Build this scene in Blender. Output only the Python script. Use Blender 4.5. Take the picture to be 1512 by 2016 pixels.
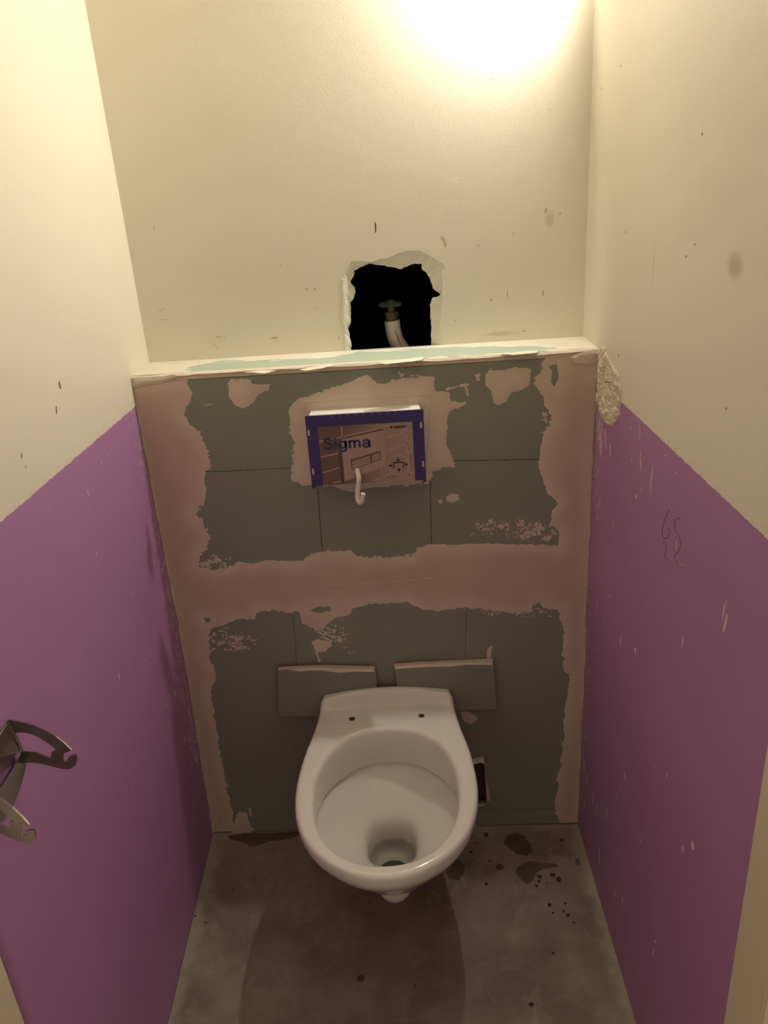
import bpy, bmesh, math, random
import numpy as np
from mathutils import Vector, Matrix
from mathutils.geometry import tessellate_polygon

for o in list(bpy.data.objects):
    bpy.data.objects.remove(o)
C = bpy.context.scene.collection
S = bpy.context.scene

# ------------------------------------------------------------------ camera
cam = bpy.data.cameras.new('camera')
cam.sensor_fit = 'VERTICAL'; cam.sensor_height = 36.0
cam.lens = 36.0 * 1533.79 / 2016.0
cam.clip_start = 0.02
camo = bpy.data.objects.new('camera', cam); C.objects.link(camo)
camo.location = (0.527, -1.490, 1.479)
camo.rotation_euler = (math.radians(67.328), math.radians(3.54), math.radians(0.507))
S.camera = camo

# ------------------------------------------------------------------ world, exposure
wd = bpy.data.worlds.new('world'); S.world = wd; wd.use_nodes = True
wd.node_tree.nodes['Background'].inputs[0].default_value = (1.0, 0.80, 0.58, 1)
wd.node_tree.nodes['Background'].inputs[1].default_value = 0.28
S.view_settings.view_transform = 'Standard'
S.view_settings.look = 'None'
S.view_settings.gamma = 1.0
S.view_settings.use_curve_mapping = False
S.view_settings.exposure = 0.28
BULB_POS = (0.80, 0.075, 1.88)
BULB_POWER = 1100.0
BULB_COLOR = (1.0, 0.93, 0.81)

W = 0.902; H = 1.171; D = 0.125; ZP = 1.1125; ZC = 2.42; YF = -0.808

# ------------------------------------------------------------------ noise, distance fields, patch mesher
def vnoise(x, y, s, seed):
    rs = np.random.RandomState(seed); T = rs.rand(256, 256)
    x = np.asarray(x) / s + 50.3; y = np.asarray(y) / s + 50.7
    xi = np.floor(x).astype(int); yi = np.floor(y).astype(int)
    fx = x - xi; fy = y - yi; fx = fx*fx*(3-2*fx); fy = fy*fy*(3-2*fy)
    g = lambda a, b: T[a % 256, b % 256]
    return ((g(xi, yi)*(1-fx) + g(xi+1, yi)*fx)*(1-fy) + (g(xi, yi+1)*(1-fx) + g(xi+1, yi+1)*fx)*fy)*2 - 1
def fbm(x, y, s, seed, n=4, gain=0.5):
    r = 0; a = 1; t = 0
    for i in range(n):
        r = r + a*vnoise(x, y, s/2**i, seed+i); t += a; a *= gain
    return r/t
def sdf(x, y, poly):                       # positive inside
    P = np.array(poly, float); n = len(P)
    d = np.full(np.shape(x), 1e9); s = np.full(np.shape(x), -1.0)
    for i in range(n):
        a = P[i-1]; b = P[i]; ex, ey = b-a; wx = x-a[0]; wy = y-a[1]
        t = np.clip((wx*ex+wy*ey)/(ex*ex+ey*ey+1e-12), 0, 1)
        d = np.minimum(d, (wx-ex*t)**2+(wy-ey*t)**2)
        c1 = y >= a[1]; c2 = y < b[1]; c3 = ex*wy > ey*wx
        s = np.where((c1 & c2 & c3) | (~c1 & ~c2 & ~c3), -s, s)
    return s*np.sqrt(d)

def ms_mesh(name, field, box, cell, mapf):
    """mesh of the area where field>0; mapf(u,v,F)->x,y,z"""
    u0, u1, v0, v1 = box
    nu = max(2, int(round((u1-u0)/cell))+1); nv = max(2, int(round((v1-v0)/cell))+1)
    us = np.linspace(u0, u1, nu); vs = np.linspace(v0, v1, nv)
    U, V = np.meshgrid(us, vs, indexing='ij')
    F = field(U, V)
    F = np.where(np.abs(F) < 1e-7, 1e-7, F)
    ins = F > 0
    vid = -np.ones((nu, nv), int); k = int(ins.sum()); vid[ins] = np.arange(k)
    pu = list(U[ins]); pv = list(V[ins]); pf = list(F[ins])
    cnt = ins[:-1, :-1].astype(int)+ins[1:, :-1]+ins[1:, 1:]+ins[:-1, 1:]
    full = np.argwhere(cnt == 4)
    faces = [(vid[i, j], vid[i+1, j], vid[i+1, j+1], vid[i, j+1]) for i, j in full]
    ec = {}
    def cross(a, b):
        key = (a, b) if a < b else (b, a)
        if key not in ec:
            fa = F[a]; fb = F[b]; t = fa/(fa-fb)
            ec[key] = len(pu)
            pu.append(U[a]+(U[b]-U[a])*t); pv.append(V[a]+(V[b]-V[a])*t); pf.append(0.0)
        return ec[key]
    for i, j in np.argwhere((cnt > 0) & (cnt < 4)):
        cs = [(i, j), (i+1, j), (i+1, j+1), (i, j+1)]
        lp = []
        for q in range(4):
            a = cs[q]; b = cs[(q+1) % 4]
            if ins[a]: lp.append(vid[a])
            if ins[a] != ins[b]: lp.append(cross(a, b))
        if cnt[i, j] == 2 and len(lp) == 6:      # saddle: keep it simple
            pass
        if len(lp) >= 3: faces.append(tuple(lp))
    if not faces: return None
    pu = np.array(pu); pv = np.array(pv); pf = np.array(pf)
    x, y, z = mapf(pu, pv, pf)
    co = np.stack([x+0*pu, y+0*pu, z+0*pu], 1)
    me = bpy.data.meshes.new(name)
    me.from_pydata(co.tolist(), [], [tuple(int(a) for a in f) for f in faces])
    at = me.attributes.new('depth', 'FLOAT', 'POINT'); at.data.foreach_set('value', pf.astype(np.float32))
    me.polygons.foreach_set('use_smooth', [True]*len(me.polygons))
    me.update()
    return me

def link(name, me, mat, parent=None, label=None, cat=None, group=None, kind=None):
    o = bpy.data.objects.new(name, me); C.objects.link(o)
    if me is not None and mat is not None:
        if isinstance(mat, (list, tuple)):
            for m in mat: me.materials.append(m)
        else: me.materials.append(mat)
    if parent: o.parent = parent
    if label: o['label'] = label
    if cat: o['category'] = cat
    if group: o['group'] = group
    if kind: o['kind'] = kind
    return o
def empty(name, loc, label, cat=None, group=None, kind=None):
    o = link(name, None, None, None, label, cat, group, kind)
    o.empty_display_size = 0.02
    o.location = loc
    return o
def adopt(parent, *kids):                  # parent keeping world placement (parents only translate)
    for k in kids:
        k.parent = parent; k.matrix_parent_inverse = Matrix.Translation(-parent.location)
def finish(bm, name, smooth=False, recalc=True):
    if recalc: bmesh.ops.recalc_face_normals(bm, faces=bm.faces)
    me = bpy.data.meshes.new(name); bm.to_mesh(me); bm.free()
    if smooth: me.polygons.foreach_set('use_smooth', [True]*len(me.polygons))
    return me
def box_bm(bm, lo, hi, bev=0.0):
    r = bmesh.ops.create_cube(bm, size=1)
    for v in r['verts']:
        v.co = Vector([(lo[i]+hi[i])/2 + v.co[i]*(hi[i]-lo[i]) for i in range(3)])
    if bev:
        es = list({e for v in r['verts'] for e in v.link_edges})
        bmesh.ops.bevel(bm, geom=es, offset=bev, segments=2, affect='EDGES')
def box(name, lo, hi, mat, parent=None, bev=0.0, **k):
    bm = bmesh.new(); box_bm(bm, lo, hi, bev)
    return link(name, finish(bm, name), mat, parent, **k)
def prism(pts3, offs):                     # closed loop of 3-D points pushed along offs -> solid bmesh
    bm = bmesh.new(); n = len(pts3); offs = Vector(offs)
    a = [bm.verts.new(p) for p in pts3]; b = [bm.verts.new(Vector(p)+offs) for p in pts3]
    for t in tessellate_polygon([[Vector(p) for p in pts3]]):
        bm.faces.new([a[i] for i in t]); bm.faces.new([b[i] for i in reversed(t)])
    for i in range(n):
        j = (i+1) % n; bm.faces.new((a[i], a[j], b[j], b[i]))
    return bm
def tube(path, rad, seg=12, cap=True, bm=None):
    bm = bm or bmesh.new(); P = [Vector(p) for p in path]; rings = []
    up = None
    for i, p in enumerate(P):
        t = (P[min(i+1, len(P)-1)]-P[max(i-1, 0)]).normalized()
        if up is None:
            up = t.orthogonal().normalized()
        up = (up - t*up.dot(t)).normalized(); s = t.cross(up)
        r = rad[i] if isinstance(rad, (list, tuple)) else rad
        rings.append([bm.verts.new(p + (up*math.cos(a)+s*math.sin(a))*r) for a in [2*math.pi*k/seg for k in range(seg)]])
    for a, b in zip(rings, rings[1:]):
        for k in range(seg): bm.faces.new((a[k], a[(k+1) % seg], b[(k+1) % seg], b[k]))
    if cap:
        bm.faces.new(rings[0][::-1]); bm.faces.new(rings[-1])
    return bm
def spline(pts, n):                        # Catmull-Rom through points
    P = [Vector(p) for p in pts]; out = []
    for i in range(len(P)-1):
        a = P[max(i-1, 0)]; b = P[i]; c = P[i+1]; d = P[min(i+2, len(P)-1)]
        for k in range(n):
            t = k/n
            out.append(0.5*((2*b)+(c-a)*t+(2*a-5*b+4*c-d)*t*t+(3*b-a-3*c+d)*t**3))
    out.append(P[-1]); return out

# ------------------------------------------------------------------ materials
class N:
    def __init__(s, name):
        s.m = bpy.data.materials.new(name); s.m.use_nodes = True
        s.t = s.m.node_tree; s.b = s.t.nodes['Principled BSDF']
    def n(s, ty, **k):
        q = s.t.nodes.new(ty)
        for a, b in k.items(): setattr(q, a, b)
        return q
    def set(s, sock, v):
        if hasattr(v, 'is_output') or hasattr(v, 'links'): s.t.links.new(v, sock)
        elif v is not None: sock.default_value = v
    def obj(s): return s.n('ShaderNodeTexCoord').outputs['Object']
    def noise(s, scale, detail=4, rough=0.55, vec=None, dist=0.0):
        q = s.n('ShaderNodeTexNoise'); q.inputs['Scale'].default_value = scale
        q.inputs['Detail'].default_value = detail; q.inputs['Roughness'].default_value = rough
        q.inputs['Distortion'].default_value = dist
        s.set(q.inputs['Vector'], vec if vec is not None else s.obj()); return q.outputs['Fac']
    def math(s, op, a, b=None, c=None, clamp=False):
        q = s.n('ShaderNodeMath', operation=op); q.use_clamp = clamp
        s.set(q.inputs[0], a); s.set(q.inputs[1], b)
        if c is not None: s.set(q.inputs[2], c)
        return q.outputs[0]
    def ss(s, v, a, b, lo=0.0, hi=1.0):
        q = s.n('ShaderNodeMapRange', interpolation_type='SMOOTHSTEP')
        s.set(q.inputs[0], v); q.inputs[1].default_value = a; q.inputs[2].default_value = b
        q.inputs[3].default_value = lo; q.inputs[4].default_value = hi; return q.outputs[0]
    def mix(s, f, a, b):
        q = s.n('ShaderNodeMix', data_type='RGBA')
        s.set(q.inputs[0], f)
        for i, v in ((6, a), (7, b)):
            s.set(q.inputs[i], (*v, 1) if isinstance(v, tuple) and len(v) == 3 else v)
        return q.outputs[2]
    def xyz(s, vec=None):
        q = s.n('ShaderNodeSeparateXYZ'); s.set(q.inputs[0], vec if vec is not None else s.obj()); return q.outputs
    def attr(s, name):
        q = s.n('ShaderNodeAttribute'); q.attribute_name = name; return q.outputs['Fac']
    def mapv(s, scale, rot=(0, 0, 0)):
        q = s.n('ShaderNodeMapping'); s.set(q.inputs[0], s.obj()); q.inputs['Scale'].default_value = scale
        q.inputs['Rotation'].default_value = rot; return q.outputs[0]
    def bump(s, h, strength, dist):
        q = s.n('ShaderNodeBump'); q.inputs['Strength'].default_value = strength; q.inputs['Distance'].default_value = dist
        s.set(q.inputs['Height'], h); s.set(s.b.inputs['Normal'], q.outputs[0]); return q
    def spot(s, c, r, wob=0.35):            # soft blotch centred at c with radii r
        q = s.n('ShaderNodeVectorMath', operation='SUBTRACT'); s.set(q.inputs[0], s.obj()); q.inputs[1].default_value = c
        d = s.n('ShaderNodeVectorMath', operation='DIVIDE'); s.set(d.inputs[0], q.outputs[0]); d.inputs[1].default_value = r
        l = s.n('ShaderNodeVectorMath', operation='LENGTH'); s.set(l.inputs[0], d.outputs[0])
        w = s.math('MULTIPLY_ADD', s.noise(45, 4), wob*2, s.math('SUBTRACT', l.outputs['Value'], wob))
        return s.ss(w, 0.25, 1.0, 1.0, 0.0)
    def col(s, v): s.set(s.b.inputs['Base Color'], (*v, 1) if isinstance(v, tuple) and len(v) == 3 else v)
    def p(s, **k):
        for a, v in k.items(): s.set(s.b.inputs[a.replace('_', ' ')], v)
        return s
def plain(name, c, rough=0.6, metal=0.0, var=0.06, scale=60, bump=0.0, **k):
    m = N(name)
    f = m.noise(scale, 4)
    m.col(m.mix(f, tuple(x*(1-var) for x in c), tuple(min(1, x*(1+var)) for x in c)))
    m.p(Roughness=rough, Metallic=metal, **k)
    if bump: m.bump(m.noise(scale*6, 3), 0.5, bump)
    return m.m

CREAM = (0.80, 0.755, 0.635)
PURPLE = (0.42, 0.205, 0.435)
def wall_mat(name, purple, smudges):
    m = N(name)
    base = m.mix(m.noise(3.0, 5), tuple(x*0.97 for x in CREAM), tuple(min(1, x*1.03) for x in CREAM))
    sp = m.ss(m.noise(38, 6, 0.7), 0.72, 0.80)
    base = m.mix(m.math('MULTIPLY', sp, 0.25), base, (0.45, 0.36, 0.22))
    for c, r, k in smudges:
        base = m.mix(m.math('MULTIPLY', m.spot(c, r), k), base, (0.30, 0.24, 0.13))
    rough = 0.55
    if purple:
        z = m.xyz()[2]
        streak = m.noise(1, 5, 0.6, m.mapv((60, 60, 9)))
        pc = m.mix(m.noise(5, 5), tuple(x*0.92 for x in PURPLE), tuple(x*1.08 for x in PURPLE))
        pc = m.mix(m.math('MULTIPLY', m.ss(streak, 0.60, 0.78), 0.16), pc, (0.60, 0.42, 0.56))
        e = m.math('ADD', z, m.math('MULTIPLY', m.math('SUBTRACT', m.noise(70, 5, 0.7), 0.5), 0.006))
        e = m.math('ADD', e, m.math('MULTIPLY', m.math('SUBTRACT', m.noise(260, 3, 0.7), 0.5), 0.004))
        f = m.ss(e, ZP-0.0006, ZP+0.0006, 1.0, 0.0)
        # paint that crept under the masking tape
        bl = m.math('MULTIPLY', m.ss(m.noise(110, 4, 0.7), 0.63, 0.66), m.ss(z, ZP+0.004, ZP+0.014, 1.0, 0.0))
        f = m.math('MAXIMUM', f, m.math('MULTIPLY', bl, 0.75))
        base = m.mix(f, base, pc)
    m.col(base); m.p(Roughness=rough)
    h = m.math('ADD', m.noise(330, 3, 0.5), m.math('MULTIPLY', m.noise(60, 3), 0.5))
    m.bump(h, 0.3, 0.0007)
    return m.m

M_back = wall_mat('cream wall paint', False, [((0.83, 0.125, 1.40), (0.012, 0.05, 0.02), 0.30), ((0.27, 0.125, 1.206), (0.012, 0.05, 0.004), 0.5),
    ((0.74, 0.125, 1.187), (0.05, 0.05, 0.006), 0.35)])
M_left = wall_mat('cream and purple wall paint', True, [((0.0, -0.22, 1.20), (0.05, 0.008, 0.014), 0.0)])
M_right = wall_mat('cream and violet wall paint', True, [((0.902, -0.585, 1.375), (0.05, 0.030, 0.020), 0.45), ((0.902, -0.30, 1.35), (0.05, 0.006, 0.05), 0.18)])
M_cream = plain('cream gloss paint', (0.74, 0.655, 0.48), 0.35, var=0.03)
M_ceil = plain('ceiling paint', (0.82, 0.79, 0.70), 0.7, bump=0.0006)

def board_mat():
    m = N('green moisture board')
    g = m.mix(m.noise(7, 5), (0.232, 0.250, 0.203), (0.278, 0.294, 0.238))
    g = m.mix(m.math('MULTIPLY', m.ss(m.noise(90, 5, 0.7), 0.60, 0.75), 0.22), g, (0.40, 0.36, 0.30))
    m.col(g); m.p(Roughness=0.8); m.bump(m.noise(400, 3), 0.25, 0.0006); return m.m
M_board = board_mat()
def shelf_mat():
    m = N('pale green moisture board')
    g = m.mix(m.noise(9, 5), (0.40, 0.50, 0.40), (0.47, 0.55, 0.45))
    m.col(g); m.p(Roughness=0.8); return m.m
M_shelf = shelf_mat()
def filler_mat(name, thin, thick, deep=0.03):
    m = N(name)
    d = m.attr('depth')
    w = m.math('ADD', d, m.math('MULTIPLY', m.math('SUBTRACT', m.noise(22, 5), 0.5), 0.02))
    c = m.mix(m.ss(w, 0.0, deep), thin, thick)
    v = m.noise(12, 6, 0.6)
    c = m.mix(m.math('MULTIPLY', m.ss(v, 0.35, 0.7), 0.20), c, tuple(x*0.72 for x in thick))
    c = m.mix(m.math('MULTIPLY', m.ss(m.noise(140, 4, 0.7), 0.66, 0.74), 0.25), c, (0.30, 0.22, 0.16))
    m.col(c); m.p(Roughness=0.85)
    m.bump(m.math('ADD', m.noise(60, 4), m.math('MULTIPLY', m.noise(300, 2), 0.35)), 0.35, 0.0016)
    return m.m
M_fill = filler_mat('pink joint filler', (0.70, 0.565, 0.495), (0.60, 0.455, 0.375), 0.045)
M_fillp = filler_mat('pale joint filler', (0.67, 0.555, 0.48), (0.71, 0.595, 0.50), 0.02)
M_plaster = filler_mat('white plaster', (0.80, 0.765, 0.67), (0.80, 0.75, 0.62), 0.02)
M_putty = filler_mat('cream putty', (0.68, 0.61, 0.47), (0.70, 0.63, 0.49), 0.02)
M_core = plain('gypsum core', (0.62, 0.50, 0.39), 0.9, var=0.18, scale=120, bump=0.001)
M_paper = plain('torn white paper', (0.78, 0.70, 0.58), 0.85, var=0.06, bump=0.0006)
M_pencil = plain('pencil', (0.035, 0.03, 0.028), 0.6)
M_pencilv = plain('violet pencil', (0.09, 0.03, 0.10), 0.6)
M_scuff = plain('bare scuff', (0.70, 0.57, 0.60), 0.8, var=0.15, scale=200)
M_dark = plain('painted cavity darkness', (0.012, 0.008, 0.007), 0.95)
M_ceramic = N('white glazed ceramic').p(Roughness=0.12, IOR=1.5)
M_ceramic.col((0.80, 0.765, 0.72)); M_ceramic.p(Coat_Weight=0.3, Coat_Roughness=0.05); M_ceramic = M_ceramic.m
M_drain = plain('dark drain', (0.03, 0.035, 0.028), 0.5)
def floor_mat():
    m = N('raw concrete')
    a = m.mix(m.ss(m.noise(6, 7, 0.6), 0.3, 0.7), (0.19, 0.150, 0.122), (0.315, 0.265, 0.215))
    a = m.mix(m.math('MULTIPLY', m.ss(m.noise(16, 6, 0.65, dist=1.2), 0.50, 0.70), 0.45), a, (0.40, 0.35, 0.285))
    a = m.mix(m.math('MULTIPLY', m.ss(m.noise(3.2, 4), 0.52, 0.70), 0.55), a, (0.20, 0.12, 0.10))
    a = m.mix(m.math('MULTIPLY', m.ss(m.noise(45, 6, 0.75), 0.55, 0.72), 0.35), a, (0.12, 0.09, 0.07))
    a = m.mix(m.math('MULTIPLY', m.ss(m.noise(1, 5, 0.7, m.mapv((14, 120, 40), (0, 0, 0.3))), 0.60, 0.75), 0.25), a, (0.42, 0.37, 0.30))
    a = m.mix(m.ss(m.noise(120, 5, 0.75), 0.69, 0.75), a, (0.075, 0.055, 0.04))
    d = m.attr('stain_shadow')
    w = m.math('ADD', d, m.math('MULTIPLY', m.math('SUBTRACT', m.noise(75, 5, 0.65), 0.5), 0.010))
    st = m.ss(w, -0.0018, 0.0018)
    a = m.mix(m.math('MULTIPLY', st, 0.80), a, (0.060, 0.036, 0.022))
    y = m.attr('edge')                       # plaster dust swept against the walls
    e = m.ss(m.math('ADD', y, m.math('MULTIPLY', m.math('SUBTRACT', m.noise(18, 6, 0.7), 0.5), 0.09)), 0.0, 0.035, 1.0, 0.0)
    a = m.mix(m.math('MULTIPLY', m.math('MULTIPLY', e, m.math('SUBTRACT', 1.0, st)), 0.6), a, (0.46, 0.41, 0.32))
    m.col(a); m.p(Roughness=m.math('MULTIPLY_ADD', st, -0.2, 0.8))
    m.bump(m.math('ADD', m.noise(40, 7, 0.65), m.math('MULTIPLY', m.noise(260, 3), 0.3)), 0.5, 0.003)
    return m.m
M_floor = floor_mat()

# ------------------------------------------------------------------ the room shell
def xl(y, z):
    return 0.003 - 0.014*(1-np.clip(z/0.6, 0, 1))*np.clip(1+y/0.45, 0, 1)*np.clip(1-(y-0.01)/0.1, 0, 1)
def yp(x, z): return (0.010 - 0.018*x/0.9)*(1-np.minimum(z, H)/H)

one = lambda u, v: np.ones_like(u)
me = ms_mesh('wall_left', one, (YF-0.02, D+0.02, -0.01, ZC), 0.02, lambda u, v, F: (xl(u, v), u, v))
bm = bmesh.new(); bm.from_mesh(me)
r = bmesh.ops.extrude_face_region(bm, geom=bm.faces[:])
for v in [g for g in r['geom'] if isinstance(g, bmesh.types.BMVert)]: v.co.x = -0.08
wall_left = link('wall_left', finish(bm, 'wall_left', True), M_left, kind='structure', label='left wall, cream above a slanting-looking straight edge and purple below')
wall_right = box('wall_right', (W, YF-0.02, -0.01), (W+0.08, D+0.02, ZC), M_right, kind='structure', label='right wall, cream above and scuffed purple below')
ceiling = box('ceiling', (-0.08, YF-0.4, ZC), (W+0.08, D+0.08, ZC+0.05), M_ceil, kind='structure', label='plain white ceiling above the lamp')

# floor with stain plus painted shadow, and edge fields
stain_shadow_outlines = [[(0.713,-0.0592),(0.7219,-0.0351),(0.7437,-0.0288),(0.7615,-0.0372),(0.7764,-0.0624),(0.778,-0.0864),(0.7625,-0.1021),(0.7416,-0.094),(0.7222,-0.0741)],
 [(0.7295,-0.1393),(0.7405,-0.1263),(0.7679,-0.1139),(0.7957,-0.1221),(0.8276,-0.126),(0.8272,-0.1372),(0.8,-0.1382),(0.777,-0.146),(0.7662,-0.1675),(0.7494,-0.184),(0.738,-0.1662),(0.7311,-0.1527)],
 [(0.5648,-0.1358),(0.5809,-0.1139),(0.5965,-0.1031),(0.6139,-0.1155),(0.6097,-0.1425),(0.5953,-0.1638),(0.5745,-0.1541)],
 [(0.6841,-0.1258),(0.6943,-0.1172),(0.7058,-0.1268),(0.7007,-0.1379),(0.6861,-0.1394)],
 [(0.8708,-0.119),(0.8795,-0.1125),(0.8826,-0.1309),(0.8727,-0.1349)],
 [(0.3682,-0.3892),(0.3813,-0.3862),(0.3883,-0.397),(0.3754,-0.4035)],
 [(0.024,0.0003),(0.0714,0.0075),(0.1468,0.005),(0.2214,0.0069),(0.2012,-0.0124),(0.1653,-0.0214),(0.136,-0.0232),(0.1153,-0.033),(0.1013,-0.0375),(0.0879,-0.034),(0.0768,-0.023),(0.0536,-0.018),(0.0334,-0.0098)]]  # last outline: mostly shadow at the boxed-in wall's foot, painted into the floor
fl = ms_mesh('floor', one, (-0.03, W+0.03, -1.9, 0.04), 0.006, lambda u, v, F: (u, v, 0.0012*fbm(u, v, 0.12, 5)-0.0012+0*u))
nv = len(fl.vertices); co = np.zeros(nv*3, np.float32); fl.vertices.foreach_get('co', co); co = co.reshape(-1, 3)
st = np.full(nv, -1.0)
for s in stain_shadow_outlines: st = np.maximum(st, sdf(co[:, 0], co[:, 1], s))
a = fl.attributes.new('stain_shadow', 'FLOAT', 'POINT'); a.data.foreach_set('value', st.astype(np.float32))
ed = np.minimum(np.minimum(co[:, 0], W-co[:, 0]), -co[:, 1])
a = fl.attributes.new('edge', 'FLOAT', 'POINT'); a.data.foreach_set('value', ed.astype(np.float32))
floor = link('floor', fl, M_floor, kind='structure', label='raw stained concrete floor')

# back wall with a broken hole
hole_o = [(0.4167,1.1626),(0.4176,1.1861),(0.4149,1.2049),(0.4195,1.2185),(0.4183,1.2461),(0.4211,1.2664),(0.4211,1.3043),(0.4246,1.3239),(0.4292,1.3302),(0.4349,1.3386),(0.4389,1.347),(0.4627,1.3456),(0.4829,1.3426),(0.4945,1.3475),(0.5127,1.3486),(0.5312,1.3554),(0.5517,1.3602),(0.5764,1.3586),(0.594,1.3483),(0.6072,1.34),(0.6205,1.3312),(0.6259,1.323),(0.6177,1.3165),(0.6175,1.2968),(0.6167,1.2702),(0.614,1.2524),(0.615,1.2342),(0.6101,1.2116),(0.6116,1.1884),(0.6112,1.1556)]
hole_i = [(0.4249,1.1597),(0.4262,1.1857),(0.4221,1.2141),(0.429,1.2276),(0.4309,1.2664),(0.4364,1.2706),(0.4423,1.2838),(0.4419,1.295),(0.4348,1.2988),(0.4354,1.3088),(0.4418,1.3173),(0.4426,1.3272),(0.4662,1.3367),(0.4755,1.339),(0.4936,1.335),(0.5139,1.3305),(0.5364,1.3247),(0.5574,1.3322),(0.5666,1.3334),(0.5791,1.332),(0.5787,1.3232),(0.5886,1.3138),(0.595,1.3013),(0.5989,1.2843),(0.6146,1.2699),(0.614,1.2666),(0.5994,1.2663),(0.5919,1.2521),(0.5922,1.2292),(0.5931,1.2107),(0.5918,1.1875),(0.5905,1.1545)]
def rough_loop(P, amp, seed, step=0.004):
    out = []; rnd = random.Random(seed)
    for i in range(len(P)):
        a = Vector(P[i]); b = Vector(P[(i+1) % len(P)]); n = max(1, int((b-a).length/step))
        for k in range(n):
            q = a.lerp(b, k/n)
            if k: q = q + Vector((rnd.uniform(-amp, amp), rnd.uniform(-amp, amp)))
            out.append((q.x, q.y))
    return out
ho = rough_loop(hole_o, 0.0006, 3); hi_ = rough_loop(hole_i, 0.0009, 4)
ho = [(x, max(z, H-0.012)) for x, z in ho]; hi_ = [(x, max(z, H-0.012)) for x, z in hi_]
def wall_with_hole():
    bm = bmesh.new()
    rect = [(-0.08, -0.01), (W+0.08, -0.01), (W+0.08, ZC), (-0.08, ZC)]
    def sheet(y, loop):
        pts = [Vector((x, z, 0)) for x, z in rect], [Vector((x, z, 0)) for x, z in loop]
        flat = pts[0]+pts[1]; vs = [bm.verts.new((p.x, y, p.y)) for p in flat]
        for t in tessellate_polygon(list(pts)):
            try: bm.faces.new([vs[i] for i in t])
            except ValueError: pass
        return vs[4:], vs[:4]
    a, ra = sheet(D, ho); b, rb = sheet(D+0.0125, hi_)
    # ring between the painted outline and the broken inner outline
    A = [v.co.copy() for v in a]; B = [v.co.copy() for v in b]
    c = Vector((sum(p.x for p in A)/len(A), 0, sum(p.z for p in A)/len(A)))
    def arc(P):
        d = [0]
        for i in range(1, len(P)): d.append(d[-1]+(P[i]-P[i-1]).length)
        return [x/d[-1] for x in d]
    ta, tb = arc(A), arc(B); i = j = 0; ring = []
    while i < len(a)-1 or j < len(b)-1:
        if j >= len(b)-1 or (i < len(a)-1 and ta[i+1] <= tb[j+1]):
            ring.append(bm.faces.new((a[i], a[i+1], b[j]))); i += 1
        else:
            ring.append(bm.faces.new((a[i], b[j+1], b[j]))); j += 1
    ring.append(bm.faces.new((a[-1], a[0], b[0], b[-1])))
    for k in range(4): bm.faces.new((ra[k], ra[(k+1) % 4], rb[(k+1) % 4], rb[k]))
    for f in ring: f.material_index = 1
    return finish(bm, 'wall_back')
wall_back = link('wall_back', wall_with_hole(), [M_back, M_plaster], kind='structure', label='cream back wall with a rough hole broken through it')
# chipped paint rim round the hole
chip = ms_mesh('chipped_rim', lambda u, v: np.minimum(0.006+0.006*fbm(u, v, 0.02, 9)-np.where(u < 0.5, 0.0, 0.003)+sdf(u, v, ho)*1.0, -sdf(u, v, ho)-0.0001) - np.where(v > 1.315, 0.02, 0.0),
               (0.40, 0.65, H, 1.37), 0.0015, lambda u, v, F: (u, D-0.0003-0.35*np.maximum(F, 0), v))
if chip: link('chipped_rim', chip, M_plaster, wall_back)
# service shaft behind the hole; near-black colour stands in for its unlit depth
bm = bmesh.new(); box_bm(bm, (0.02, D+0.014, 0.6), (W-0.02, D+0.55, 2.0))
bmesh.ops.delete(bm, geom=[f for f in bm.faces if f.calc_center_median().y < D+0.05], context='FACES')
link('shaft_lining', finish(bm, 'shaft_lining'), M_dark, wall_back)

# ------------------------------------------------------------------ boxed-in cistern wall
wall_cistern = empty('wall_cistern', (0.45, 0, 0), 'low boxed-in wall of green board with pink filler, toilet hung on it', kind='structure')
ZB = H-0.0125
def onp(off): return lambda u, v, F: (u, yp(u, v)-off(F), v)
tear = [(0.6308,0.201),(0.674,0.2002),(0.6756,0.1555),(0.678,0.1128),(0.6791,0.0826),(0.6775,0.0704),(0.628,0.0693)]
seam = 0.655
def board(name, z0, z1, cut=None):
    def f(u, v):
        q = np.minimum(np.minimum(v-z0, z1-v), np.minimum(u+0.02, W+0.01-u))
        if cut: q = np.minimum(q, -sdf(u, v, rough_loop(cut, 0.0008, 8)))
        return q
    me = ms_mesh(name, f, (-0.02, W+0.01, z0-0.004, z1+0.004), 0.004 if cut else 0.01, lambda u, v, F: (u, yp(u, v), v))
    bm = bmesh.new(); bm.from_mesh(me)
    bmesh.ops.reverse_faces(bm, faces=bm.faces) if sum(fc.normal.y for fc in bm.faces) > 0 else None
    r = bmesh.ops.extrude_face_region(bm, geom=bm.faces[:])
    for v in [g for g in r['geom'] if isinstance(g, bmesh.types.BMVert)]: v.co.y += 0.0125
    o = link(name, finish(bm, name), M_board); adopt(wall_cistern, o); return o
board('upper_board', seam+0.001, ZB-0.0005)
board('lower_board', 0.004, seam-0.001, tear)
box('cavity_backing', (0.55, 0.03, 0.05), (0.75, 0.04, 0.40), plain('reddish cavity', (0.10, 0.05, 0.045), 0.9)).parent = None
o = bpy.data.objects['cavity_backing']; adopt(wall_cistern, o)

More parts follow.
